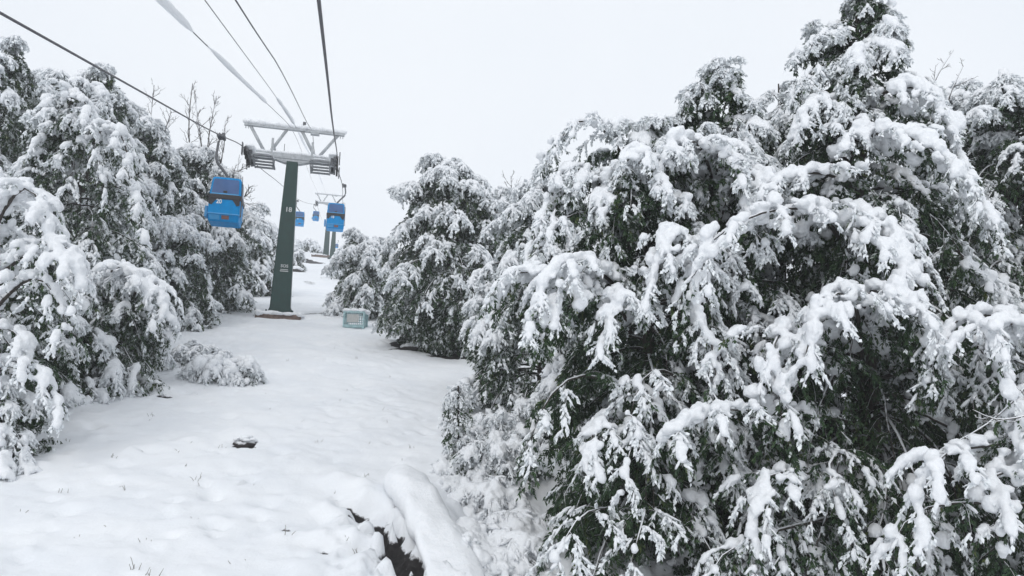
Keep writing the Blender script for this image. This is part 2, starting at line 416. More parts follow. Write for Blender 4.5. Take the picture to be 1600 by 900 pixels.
STRIPS = [((620, 538), (650, 545), (676, 549), .95, .45, 1.1), ((676, 550), (700, 556), (712, 561), .75, .35, 1.05), ((538, 434), (545, 438), (553, 440), 1.1, .2, .9),
          ((470, 402), (478, 406), (484, 409), 2.0, .3, .8), ((484, 405), (490, 408), (494, 410), 2.0, .3, .8), ((462, 422), (466, 425), (470, 427), .9, .3, .8),
          ((468, 496), (490, 494), (512, 492), .35, .1, .55), ((283, 512), (290, 516), (297, 517), .3, .1, .8), ((250, 536), (262, 540), (272, 543), .4, .1, .4), ((478, 441), (483, 443), (487, 446), .6, .2, .5)]
STRIPS = [([gp(*a), gp(*b), gp(*c)], w_, h_*.12, s_) for a, b, c, w_, h_, s_ in STRIPS]
rs = np.random.default_rng(8)
DIMPLES = [(rs.uniform(-6, 2.2), rs.uniform(8.5, 34), rs.uniform(.05, .22), rs.uniform(.025, .09)) for _ in range(520)]
BANK = gp(690, 742)
def ground_full(x, y):
    x = np.asarray(x, float); y = np.asarray(y, float)
    z = Z0+TS*y
    z = z+0.05*np.maximum(-6.5-x, 0)+0.004*np.maximum(-6.5-x, 0)**1.5
    far = np.clip((y-150)/200, 0, 1); z = z-far*far*6
    z = z+0.55*fbm(x*.06, y*.06, 3, 1)*sm(12, 45, y)+0.10*fbm(x*.35, y*.35, 3, 4)+(0.06*fbm(x*1.3, y*1.3, 3, 7)+.034*fbm(x*3.6, y*3.6, 3, 11))*np.where(y < 40, 1, 0)
    # the lower shelf right of the mound, a step below the piste, lumpy with buried scrub
    drop = sm(BANK[0]-.45, BANK[0]+.5, x)*sm(BANK[1]+.05, BANK[1]-.75, y)*sm(2, 6, y)
    z = z-0.50*drop-0.4*drop*sm(4.0, 9.0, x)+drop*(0.30*np.abs(fbm(x*2.3, y*2.3, 3, 21))+0.17*np.abs(fbm(x*5.0, y*5.0, 3, 25)))
    bare = np.zeros(np.shape(z))
    near = y < 26
    for bx, by, r_, h_ in BUMPS:
        q = ((x-bx)**2+(y-by)**2)/r_**2; z = z+h_*np.exp(-q*1.2)
    for bx, by, r_, h_ in DIMPLES:
        q = ((x-bx)**2+(y-by)**2)/r_**2; z = z-h_*np.exp(-q*1.5)+h_*.5*np.exp(-((x-bx)**2+(y-by-r_*1.4)**2)/r_**2*2)
    for bx, by, r_, h_, w_ in PITS:
        wob = 1+.9*fbm(x*5, y*5, 2, 31)
        q = ((x-bx)**2+((y-by)*1.15)**2)/(r_*wob)**2; z = z-h_*np.exp(-q*q); bare = np.maximum(bare, w_*np.exp(-q*q*.9))
    dd, tt = seg_d(x, y, DITCH); wid = (.05+.15*sm(.14, .42, tt)+.08*tt)*(1+1.5*fbm(x*6, y*6, 3, 41))
    z = z-(.16+.26*sm(0, .4, tt))*np.exp(-(dd/(wid*1.6))**2); bare = np.maximum(bare, np.exp(-(dd/(wid*1.12))**4))
    for pl, w_, h_, s_ in STRIPS:
        dd, tt = seg_d(x, y, pl); w2 = w_*(1+.9*fbm(x*1.5, y*1.5, 3, 51))*(0.35+0.65*np.sin(np.pi*np.clip(tt*.9+.05, 0, 1)))
        z = z-h_*np.exp(-(dd/w2)**4); bare = np.maximum(bare, s_*np.exp(-(dd/w2)**4))
    return z, bare
def ground(x, y): return ground_full(x, y)[0]

def axis(segs):
    out = [segs[0][0]]
    for a, b, st0, st1 in segs:
        p = a
        L_ = b-a
        while p < b-1e-6:
            p = p+st0+(st1-st0)*(p-a)/L_
            out.append(min(p, b))
    return np.unique(np.round(np.array(out), 4))
xs = axis([(-150, -40, 8, 3), (-40, -9, 2.2, .3), (-9, -4.5, .22, .08), (-4.5, 4.5, .06, .06), (4.5, 12, .08, .4), (12, 40, .5, 3), (40, 150, 3, 8)])
ys = axis([(-40, 5, 4, .4), (5, 8.2, .2, .06), (8.2, 16, .05, .07), (16, 36, .08, .22), (36, 130, .25, .9), (130, 430, 1.5, 6)])
gx, gy = np.meshgrid(xs, ys)
gz, gb = ground_full(gx, gy)
nx, ny = len(xs), len(ys)
idx = np.arange(nx*ny).reshape(ny, nx)
gq = np.stack([idx[:-1, :-1], idx[:-1, 1:], idx[1:, 1:], idx[1:, :-1]], -1).reshape(-1, 4)
def ground_material():
    m, nt, b = newmat('piste_snow')
    n1 = noise(nt, 0.8, 6, 0.6); n2 = noise(nt, 9.0, 6, 0.7); n3 = noise(nt, 70.0, 3, 0.6)
    rp = ramp(nt, n1.outputs['Fac'], [(0.3, (0.79, 0.815, 0.85)), (0.7, (0.87, 0.885, 0.905))])
    at = N(nt, 'ShaderNodeAttribute', attribute_name='bare')
    ad = N(nt, 'ShaderNodeMath', operation='MULTIPLY_ADD'); nt.links.new(n2.outputs['Fac'], ad.inputs[0]); ad.inputs[1].default_value = 0.9
    nt.links.new(at.outputs['Fac'], ad.inputs[2])
    mr = N(nt, 'ShaderNodeMapRange'); mr.inputs[1].default_value = 0.90; mr.inputs[2].default_value = 1.06
    nt.links.new(ad.outputs[0], mr.inputs[0])
    rd = ramp(nt, n2.outputs['Fac'], [(0.35, (0.010, 0.009, 0.0095)), (0.62, (0.030, 0.027, 0.027)), (0.72, (0.15, 0.145, 0.145))])
    mx = N(nt, 'ShaderNodeMix', data_type='RGBA'); nt.links.new(mr.outputs[0], mx.inputs[0])
    nt.links.new(rp.outputs['Color'], mx.inputs[6]); nt.links.new(rd.outputs['Color'], mx.inputs[7]); nt.links.new(mx.outputs[2], b.inputs['Base Color'])
    b.inputs['Roughness'].default_value = 0.75; b.inputs['Specular IOR Level'].default_value = 0.25
    a2 = N(nt, 'ShaderNodeMath', operation='MULTIPLY_ADD'); nt.links.new(n3.outputs['Fac'], a2.inputs[0]); a2.inputs[1].default_value = 0.25
    nt.links.new(n2.outputs['Fac'], a2.inputs[2])
    bump(nt, b, a2.outputs[0], 0.5, 0.03)
    return m
go = mesh_np('ground', np.stack([gx, gy, gz], -1).reshape(-1, 3), [gq], ground_material(), fattr={'bare': gb.ravel()})
tag(go, 'snow covered ski slope climbing between the trees', None, kind='structure')
print('ground', nx, ny, round(time.time()-T0, 1))

def onground(px, py):
    """pixel -> point on the real ground"""
    q = ray(px, py); q = q/q[1]; t = G0(px, py)[1]
    for _ in range(12): t = t-0.8*(q[2]*t-float(ground(q[0]*t, t)))/(q[2]-TS)
    return np.array([q[0]*t, t, float(ground(q[0]*t, t))])
def stand(px, dep):
    """point on the ground under the pixel column px at camera depth dep (near the picture's middle height)"""
    p = P(px, 450, dep); return np.array([p[0], p[1], float(ground(p[0], p[1]))])

# ------------------------------------------------------------------ light and air
w = bpy.data.worlds.new('World'); S.world = w; w.use_nodes = True
nt = w.node_tree; nt.nodes.clear()
out = nt.nodes.new('ShaderNodeOutputWorld'); bg = nt.nodes.new('ShaderNodeBackground'); nt.links.new(bg.outputs[0], out.inputs[0])
SUN_EL, SUN_AZ = math.radians(40), math.radians(215)      # azimuth from +Y towards +X: behind the camera
skyt = nt.nodes.new('ShaderNodeTexSky'); skyt.sky_type = 'NISHITA'; skyt.sun_disc = False
skyt.sun_elevation = SUN_EL; skyt.sun_rotation = SUN_AZ; skyt.air_density = 1.0; skyt.dust_density = 4.0; skyt.ozone_density = 1.0
# closed cloud deck: the clear sky only shows through it as a faint tint
mx = N(nt, 'ShaderNodeMix', data_type='RGBA'); mx.inputs[0].default_value = 0.93
nt.links.new(skyt.outputs[0], mx.inputs[6])
tc = N(nt, 'ShaderNodeTexCoord'); cn = N(nt, 'ShaderNodeTexNoise'); cn.inputs['Scale'].default_value = 1.6; cn.inputs['Detail'].default_value = 3
nt.links.new(tc.outputs['Generated'], cn.inputs['Vector'])
cr = ramp(nt, cn.outputs['Fac'], [(0.3, (8.05, 8.55, 9.2)), (0.7, (9.1, 9.45, 9.85))])
nt.links.new(cr.outputs['Color'], mx.inputs[7]); nt.links.new(mx.outputs[2], bg.inputs['Color']); bg.inputs['Strength'].default_value = 0.10
sl = bpy.data.lights.new('sun', 'SUN'); sl.energy = 0.75; sl.angle = math.radians(25); sl.color = (1.0, 0.97, 0.93)
so_ = bpy.data.objects.new('sun', sl); COL.objects.link(so_)
sd_ = Vector((math.sin(SUN_AZ)*math.cos(SUN_EL), math.cos(SUN_AZ)*math.cos(SUN_EL), math.sin(SUN_EL)))
so_.rotation_euler = sd_.to_track_quat('Z', 'Y').to_euler(); so_.location = (0, -20, 60)

HAZE = 0.0013
hb = bpy.data.meshes.new('haze'); bm = bmesh.new(); bmesh.ops.create_cube(bm, size=1)
x0, x1, y0_, y1, z0_, z1 = -152, 152, -42, 432, float(gz.min())-1, float(gz.max())+14
for v in bm.verts: v.co = ((x0+x1)/2+v.co.x*(x1-x0), (y0_+y1)/2+v.co.y*(y1-y0_), (z0_+z1)/2+v.co.z*(z1-z0_))
bm.to_mesh(hb); bm.free()
hm = bpy.data.materials.new('haze_air'); hm.use_nodes = True; hn = hm.node_tree; hn.nodes.clear()
ho = hn.nodes.new('ShaderNodeOutputMaterial'); hv = hn.nodes.new('ShaderNodeVolumePrincipled'); hn.links.new(hv.outputs[0], ho.inputs['Volume'])
hv.inputs['Color'].default_value = (0.97, 0.98, 1.0, 1); hv.inputs['Density'].default_value = HAZE
hb.materials.append(hm); hob = bpy.data.objects.new('haze', hb); COL.objects.link(hob); tag(hob, 'pale winter haze hanging over the whole slope', None, kind='stuff')

S.view_settings.view_transform = 'Standard'; S.view_settings.look = 'None'; S.view_settings.gamma = 1.0; S.view_settings.exposure = 0.11
S.view_settings.use_curve_mapping = False
cy = S.cycles; cy.max_bounces = 6; cy.diffuse_bounces = 4; cy.glossy_bounces = 2; cy.transmission_bounces = 4; cy.volume_bounces = 1; cy.transparent_max_bounces = 8
cy.use_adaptive_sampling = True; cy.adaptive_threshold = 0.02; cy.use_denoising = True
try: cy.denoiser = 'OPENIMAGEDENOISE'
except Exception: pass

# ------------------------------------------------------------------ lift: materials and helpers
M_GREEN = simple('dark_green_paint', (0.006, 0.038, 0.033), 0.45, var=0.2, scale=3)
M_GALV = simple('frosted_steel', (0.42, 0.44, 0.46), 0.55, 0.25, var=0.22, scale=9)
M_STEEL = simple('dark_steel', (0.12, 0.125, 0.135), 0.5, 0.5, var=0.3, scale=20)
M_STEEL2 = simple('grey_grating', (0.24, 0.25, 0.265), 0.6, 0.2, var=0.25, scale=14)
M_RUBBER = simple('black_rubber', (0.02, 0.02, 0.022), 0.6)
M_ROPE = simple('wire_rope', (0.085, 0.082, 0.095), 0.5, 0.4, var=0.35, scale=60)
M_WHITE = simple('white_paint', (0.78, 0.80, 0.80), 0.5, var=0.05)
M_MARK = simple('worn_white_paint', (0.55, 0.57, 0.57), 0.6, var=.2, scale=30)
M_BLUE = simple('blue_shell', (0.0, 0.235, 0.56), 0.4, var=0.12, scale=5); M_BLUE.node_tree.nodes['Principled BSDF'].inputs['Specular IOR Level'].default_value = 0.1
M_BLUE2 = simple('pale_blue_plastic', (0.05, 0.30, 0.60), 0.4, var=0.12, scale=7)
M_BAND = simple('black_band', (0.014, 0.013, 0.017), 0.5, var=0.3)
M_RED = simple('faded_red_plate', (0.20, 0.10, 0.085), 0.6, var=0.25, scale=14)
M_GLASS = simple('tinted_window', (0.045, 0.11, 0.27), 0.12, var=0.15, scale=2.5)
M_CONC = simple('brown_concrete', (0.16, 0.115, 0.095), 0.9, var=0.4, scale=8, bumpd=0.02)
M_TEAL = simple('teal_wire', (0.34, 0.50, 0.52), 0.6, var=0.2, scale=10)
M_PANEL = simple('grey_panel', (0.46, 0.47, 0.46), 0.7, var=0.12, scale=14)

def bmobj(name, bm, mat, parent=None, bev=0.0, smooth=False):
    if bev:
        bmesh.ops.bevel(bm, geom=[e for e in bm.edges], offset=bev, segments=2, affect='EDGES', profile=0.5, clamp_overlap=True)
    bmesh.ops.recalc_face_normals(bm, faces=bm.faces[:])
    me = bpy.data.meshes.new(name); bm.to_mesh(me); bm.free(); me.materials.append(mat)
    if smooth:
        for p in me.polygons: p.use_smooth = True
    o = bpy.data.objects.new(name, me); COL.objects.link(o)
    if parent is not None: o.parent = parent
    return o
def box(bm, c, s, rot=None):
    r = bmesh.ops.create_cube(bm, size=1.0)['verts']
    for v in r:
        p = Vector((v.co.x*s[0], v.co.y*s[1], v.co.z*s[2]))
        if rot is not None: p = rot @ p
        v.co = p+Vector(c)
    return r
def bar(bm, a, b, r0, r1=None, n=8, flat=None):
    a, b = Vector(a), Vector(b); r1 = r0 if r1 is None else r1; dv = b-a
    q = dv.to_track_quat('Z', 'Y').to_matrix().to_4x4(); q.translation = (a+b)/2
    bmesh.ops.create_cone(bm, cap_ends=True, segments=n, radius1=r0, radius2=r1, depth=dv.length, matrix=q)
def polytube(name, pts, rad, mat, parent=None, sides=7, k=None):
    pl = resample(pts, k or max(6, len(pts)*6))[None]
    v, q = tubes(pl, [rad], [rad], sides); return mesh_np(name, v, [q], mat, parent)
def loft(bm, secs, nc=4):
    """rounded rectangles: (z, x0, x1, y0, y1, corner)"""
    rings = []
    for z, xa, xb, ya, yb, c in secs:
        ring = []
        for (cx_, cy_, a0) in ((xb-c, yb-c, 0), (xa+c, yb-c, 90), (xa+c, ya+c, 180), (xb-c, ya+c, 270)):
            for i in range(nc+1):
                a = math.radians(a0+90*i/nc); ring.append(bm.verts.new((cx_+c*math.cos(a), cy_+c*math.sin(a), z)))
        rings.append(ring)
    n = len(rings[0])
    for A, B in zip(rings[:-1], rings[1:]):
        for i in range(n): bm.faces.new((A[i], A[(i+1) % n], B[(i+1) % n], B[i]))
    bm.faces.new(rings[0][::-1]); bm.faces.new(rings[-1])
def prism(bm, pts, off):
    """polygon pts (3-D) given thickness along off"""
    off = Vector(off); a = [bm.verts.new(Vector(p)) for p in pts]; b = [bm.verts.new(Vector(p)+off) for p in pts]; n = len(a)
    bm.faces.new(a); bm.faces.new(b[::-1])
    for i in range(n): bm.faces.new((a[i], b[i], b[(i+1) % n], a[(i+1) % n]))
def text(name, body, size, mat, parent, loc, rot=(math.pi/2, 0, 0)):
    c = bpy.data.curves.new(name, 'FONT'); c.body = body; c.size = size; c.extrude = 0.004; c.offset = size*0.018; c.align_x = 'CENTER'; c.align_y = 'CENTER'
    o = bpy.data.objects.new('t', c); COL.objects.link(o); bpy.context.view_layer.update()
    me = bpy.data.meshes.new_from_object(o.evaluated_get(bpy.context.evaluated_depsgraph_get())); bpy.data.objects.remove(o); me.materials.clear(); me.materials.append(mat)
    o = bpy.data.objects.new(name, me); COL.objects.link(o); o.parent = parent; o.location = loc; o.rotation_euler = rot; return o
def snowbar(name, a, b, wid, hgt, parent, seed=0, step=0.10, gap=0.0):
    """lumpy snow lying along a bar"""
    rg = np.random.default_rng(seed); a = np.array(a, float); b = np.array(b, float); n = max(3, int(np.linalg.norm(b-a)/step))
    t = (np.arange(n)+.5)/n; c = a+(b-a)*t[:, None]; ax = np.tile(b-a, (n, 1)); keep = rg.random(n) >= gap; c, ax = c[keep], ax[keep]; n = len(c)
    hh = hgt*rg.uniform(.7, 1.25, n); c[:, 2] += hh*.35
    v, q = blobs(c, ax, np.full(n, step*1.25), wid*rg.uniform(.85, 1.15, n), hh, 2, rg)
    return mesh_np(name, v, [q], M_CAP, parent)

# ------------------------------------------------------------------ towers
def make_tower(name, label, foot, pole_h, s, number, detail=True, group='lift towers on the slope'):
    """local metres: pole base at 0; crossarm along X"""
    t = thing(name, label, 'lift tower', foot, group)
    bw, tw = 0.47*s, 0.265*s
    bm = bmesh.new(); loft(bm, [(0.0, -bw, bw, -bw*.8, bw*.8, .05), (pole_h-.05, -tw, tw, -tw, tw, .04)], 2); pole = bmobj('pole', bm, M_GREEN, t)
    bm = bmesh.new(); box(bm, (0, 0, 0.03), (bw*2+.36, bw*1.6+.34, .10))
    for sx in (-1, 1):
        for sy in (-1, 1):
            bar(bm, (sx*(bw+.11), sy*(bw*.8+.1), .08), (sx*(bw+.11), sy*(bw*.8+.1), .2), .04, n=6)
        prism(bm, [(sx*bw, -.03, .08), (sx*(bw+.14), -.03, .08), (sx*bw*.985, -.03, .42)], (0, .06, 0))
    bmobj('base_plate', bm, M_GREEN, t, 0.008)
    az = pole_h                      # crossarm
    bm = bmesh.new(); prism(bm, [(-1.95*s, -.16, az+.10), (1.95*s, -.16, az+.10), (1.95*s, -.16, az+.36), (-1.95*s, -.16, az+.36)], (0, .32, 0))
    prism(bm, [(-1.05*s, -.14, az+.098), (-.36*s, -.14, az-.10), (.36*s, -.14, az-.10), (1.05*s, -.14, az+.098)], (0, .28, 0))
    bmobj('crossarm', bm, M_GALV, t, 0.012)
    uz = az+1.72*s                   # upper beam carrying the signal cables
    bm = bmesh.new(); box(bm, (0, 0, uz), (4.75*s, .16, .17)); 
    box(bm, (.95*s, 0, uz-.14), (.42*s, .2, .10))
    for x in (-2.3, -2.18, 2.18, 2.3): box(bm, (x*s, 0, uz-.15), (.04, .05, .14))
    bmobj('upper_beam', bm, M_GALV, t, 0.01)
    for a, b in ((-2.08, -1.32), (-.40, -1.12), (.34, 1.06), (2.05, 1.16)):
        bm = bmesh.new(); bar(bm, (a*s, 0.02, uz-.08), (b*s, 0.02, az+.34), .075 if detail else .09, n=8); bmobj('brace', bm, M_GALV, t, smooth=True)
    if detail:
        bm = bmesh.new(); bar(bm, (.28, .05, uz-.1), (.42, .05, uz+.36), .05); box(bm, (.40, 0, uz+.30), (.14, .2, .16)); bmobj('cable_clamp', bm, M_STEEL, t)
        for x in (-.18, .18): pass
        bm = bmesh.new(); bar(bm, (-.42, 0, az+.36), (-.42, 0, az+.86), .014, n=5); bmobj('antenna', bm, M_STEEL, t)
    for sx in (-1, 1):
        cx = sx*2.12*s
        sh = thing('sheave_train', None, None, (0, 0, 0)); sh.parent = t
        bm = bmesh.new(); 
        for yy in (-.84, -.28, .28, .84):
            bar(bm, (cx-.045, yy, az+.02), (cx+.045, yy, az+.02), .20, n=14)
        bmobj('wheel', bm, M_RUBBER, sh)
        bm = bmesh.new(); box(bm, (cx-sx*.12, 0, az+.02), (.09, 2.1, .16))
        box(bm, (cx-sx*.22, -.7, az-.02), (.16, .26, .26)); box(bm, (cx-sx*.22, .6, az-.02), (.16, .26, .26)); box(bm, (cx-sx*.30, 0, az+.18), (.40, .22, .20))
        box(bm, (cx+sx*.10, -1.0, az+.05), (.05, .26, .56)); box(bm, (cx+sx*.10, 1.0, az+.05), (.05, .26, .5))
        bmobj('beam', bm, M_STEEL, sh, 0.01)
        snowbar('snow_clumps', (cx-sx*.2, -1.0, az+.2), (cx-sx*.2, 1.0, az+.2), .19, .12, sh, 3)
        if detail:
            wk = thing('walkway', None, None, (0, 0, 0)); wk.parent = t
            x0w = sx*1.78*s; x1w = sx*.86*s
            bm = bmesh.new()
            for i in range(5):
                yy = -.85+i*.42; box(bm, ((x0w+x1w)/2, yy, az-.12), (abs(x1w-x0w), .16, .05))
            for xx in (x0w, x1w): box(bm, (xx, -.13, az-.19), (.05, 1.7, .07))
            bmobj('grating', bm, M_STEEL2, wk)
            bm = bmesh.new(); xi = sx*.92*s
            for yy in (-.85, 0.45):
                prism(bm, [(xi-.05, yy, az-.2), (xi+.05, yy, az-.2), (xi+.05, yy, az+.78), (xi-.05, yy, az+.78)], (0, .05, 0))
            bar(bm, (xi, -.8, az+.72), (xi, .5, az+.72), .02, n=6)
            bmobj('handrail', bm, M_GALV, wk)
            snowbar('snow_clumps', ((x0w+x1w)/2, -.9, az-.07), ((x0w+x1w)/2, .6, az-.07), abs(x1w-x0w)*.46, .05, wk, 5, .16, .45)
            bm = bmesh.new(); box(bm, (sx*1.55*s, .3, az+.46), (.75, .3, .12)); bmobj('cover', bm, M_GALV, t, .02)
    snowbar('snow_clumps', (-2.4*s, 0, uz+.085), (2.4*s, 0, uz+.085), .12, .12, t, 9)
    snowbar('snow_clumps', (-1.95*s, 0, az+.36), (1.95*s, 0, az+.36), .17, .09, t, 10)
    if number:
        text('number', number, .31, M_MARK, t, (0.02, -(bw*.8+(tw-bw*.8)*.67)-.02, pole_h*.67), (math.pi/2-0.03, 0, 0))
        yb = -(bw*.8+(tw-bw*.8)*.28)-.02
        text('sign', 'SOS', .19, M_MARK, t, (0.05, yb, pole_h*.305), (math.pi/2-0.03, 0, 0))
        bm = bmesh.new()
        box(bm, (.05, yb+.002, pole_h*.305-.16), (.33, .01, .03)); box(bm, (.05, yb-.004, pole_h*.305-.235), (.36, .01, .04)); bmobj('sign_line', bm, M_MARK, t)
    return t
tfoot = onground(437, 494)
TX, TY = float(tfoot[0]), float(tfoot[1])
arm = P(460, 246, 35.0); arm = arm*(TY/arm[1])
PH = float(arm[2]-tfoot[2])-.25
TSC = 0.96
make_tower('lift_tower', 'dark green steel lift tower marked SOS with snowy crossarms, nearest the viewer', (TX, TY, tfoot[2]), PH, TSC, '18')
print('tower', TX, TY, PH, proj([TX-2.4*TSC, TY, tfoot[2]+PH+1.72]), proj([TX+2.4*TSC, TY, tfoot[2]+PH+1.72]))
def footing(label, c, sx, sy, hz, name='concrete_footing'):
    t = thing(name, label, 'footing', c, 'footings under the lift towers')
    bm = bmesh.new(); box(bm, (0, 0, -hz/2-.04), (sx, sy, hz)); bmesh.ops.subdivide_edges(bm, edges=bm.edges[:], cuts=5, use_grid_fill=True)
    for v in bm.verts: v.co += Vector((random.uniform(-.02, .02), random.uniform(-.03, .03), random.uniform(-.02, .02)))
    bmobj('block', bm, M_CONC, t)
    rg = np.random.default_rng(2); n = 90
    c2 = np.stack([rg.uniform(-sx/2, sx/2, n), rg.uniform(-sy/2, sy/2, n), np.full(n, -.03)], 1)
    v, q = blobs(c2, np.tile([1., 0, 0], (n, 1)), rg.uniform(.16, .3, n), rg.uniform(.15, .28, n), rg.uniform(.07, .13, n), 2, rg)
    so = mesh_np('snow_clumps', v, [q], M_CAP, t); return t
footing('brown concrete footing under the near green tower, its edge bare of snow', (TX, TY, tfoot[2]), 1.9, 1.9, .65)

t2 = onground(509, 402)
a2 = P(503, 319, 120.0); a2 = a2*(t2[1]/a2[1])
PH2 = float(a2[2]-t2[2])
S2 = 4.0/4.75*1.0
tower2 = make_tower('lift_tower', 'greyed green lift tower far up the slope beyond the blue cabins', (float(t2[0]), float(t2[1]), t2[2]), PH2, 1.0, '', False)
footing('distant concrete footing under the far lift tower', (float(t2[0]), float(t2[1]), t2[2]), 4.4, 3.4, 1.0)
print('tower2', t2, PH2, proj(t2))
p3 = onground(519, 405); q3 = P(521, 350, 1.0); q3 = q3*((p3[1]+.0)/q3[1])
pt = thing('steel_post', 'slim grey green post standing beside the far lift tower', 'post', p3)
bm = bmesh.new(); hh3 = float(q3[2]-p3[2]); loft(bm, [(-.2, -.45, .45, -.35, .35, .04), (hh3, -.22, .22, -.22, .22, .03)], 2); bmobj('shaft', bm, M_GREEN, pt)
bm = bmesh.new(); box(bm, (0, 0, .05), (1.4, 1.2, .16)); bmobj('base_plate', bm, M_GREEN, pt, .01)

# ------------------------------------------------------------------ ropes
ZA = tfoot[2]+PH
XL, XR = TX-2.12*TSC, TX+2.12*TSC
T2 = np.array([t2[0], t2[1], t2[2]+PH2])
def zline(px, py, x): return PX(px, py, x)
SHL = np.array([XL, TY, ZA+.23]); SHR = np.array([XR, TY, ZA+.23])
left_pts = [PX(0, 20, XL), PX(120, 87, XL), PX(250, 160, XL), PX(335, 208, XL), SHL+[0, -.9, 0], SHL+[0, .9, -.02], P(440, 288, 52), P(466, 314, 80), P(492, 320, 112), T2+[-2.1, 0, .2], T2+[-2.1, 40, 8.5]]
a0 = PX(0, 20, XL); a1 = PX(120, 87, XL); left_pts.insert(0, a0*2-a1)
lr_ = polytube('haul_rope', left_pts, 0.021, M_ROPE, k=160); tag(lr_, 'dark haul rope on the left side of the lift carrying the cabin numbered 20', 'rope', 'haul ropes of the lift')
rp0 = P(498, 0, 7.8); rp1 = P(512, 122, 13.0)
right_pts = [rp0*2-rp1, rp0, rp1, P(519.5, 195, 20), SHR+[0, -.9, 0], SHR+[0, .9, -.02], P(536, 290, 49), P(535, 306, 80), T2+[2.1, 0, .2], T2+[2.1, 40, 8.5]]
print('sheaves', proj(SHL), proj(SHR))
rr_ = polytube('haul_rope', right_pts, 0.023, M_ROPE, k=160); tag(rr_, 'dark haul rope on the right passing straight overhead of the viewer', 'rope', 'haul ropes of the lift')

UZ = tfoot[2]+PH+1.72*TSC+.1
def signal(pxs, xt, after, rad, label, sleeves, name='signal_cable'):
    x = xt
    pts = [PX(a, b, x) for a, b in pxs[:-1]]+[np.array([x, TY, UZ])]
    pts.insert(0, pts[0]*2-pts[1]); pts += [P(a, b, c) for a, b, c in after]
    o = polytube(name, pts, rad, M_ROPE, k=90); tag(o, label, 'cable', 'thin cables strung over the tower top')
    pl = resample(pts, 400); pr = np.array([proj(p)[:2] for p in pl]); dep = pl @ CF
    for i, (ya, yb, r0, r1, lo, hi) in enumerate(sleeves):
        m = (pr[:, 1] >= ya) & (pr[:, 1] <= yb) & (dep > lo) & (dep < hi)
        seg = pl[m]
        if len(seg) < 4: continue
        seg = resample(seg, 40); rg = np.random.default_rng(i+3)
        rad_ = np.linspace(r0, r1, 40)*(1+.10*np.convolve(rg.normal(size=44), np.ones(5)/2.2, 'valid')); e = np.linspace(0, 1, 40); rad_ *= np.clip(np.minimum(e, 1-e)*9, .22, 1)
        seg[:, 2] += rad_*.35
        t = np.gradient(seg, axis=0); A, s_, n_ = frames(t); an = np.arange(10)*math.pi/5
        v = seg[:, None]+rad_[:, None, None]*(s_[:, None]*np.cos(an)[None, :, None]*.85+n_[:, None]*np.sin(an)[None, :, None]*1.1)
        ii = np.arange(39)[:, None]*10; jj = np.arange(10)[None]; j2 = (jj+1) % 10
        q = np.stack([ii+jj, ii+j2, ii+10+j2, ii+10+jj], -1).reshape(-1, 4)
        mesh_np('snow_sleeve', v.reshape(-1, 3), [q], M_CAP, o)
    return o
bx = lambda px, py: float((lambda q: q[0]*(TY/q[1]))(ray(px, py)))
signal([(250, 0), (312, 60), (368, 116), (425, 169), (456, 193)], bx(456, 193), [(470, 232, 52), (477, 255, 66), (490, 288, 92), (500, 309, 118)], .010,
       'thin signal cable wrapped in a long thick sleeve of snow', [(-200, 56, .062, .060, 2, 34), (69, 164, .058, .05, 2, 34)])
signal([(320, 0), (376, 76), (430, 149), (463, 195)], bx(464, 195), [(478, 232, 48), (490, 250, 62), (503, 285, 95), (511, 308, 118)], .008,
       'thin signal cable with snow clinging only close to the tower top', [(148, 196, .05, .085, 2, 35), (201, 245, .07, .06, 36, 62), (248, 290, .06, .09, 60, 110)])
signal([(368, 0), (403, 55), (440, 109), (485, 189)], bx(485, 189), [(488, 199, 35.2), (490, 228, 35.4), (492, 243, 35.6)], .013,
       'bare dark signal cable rising from the right half of the tower beam', [])

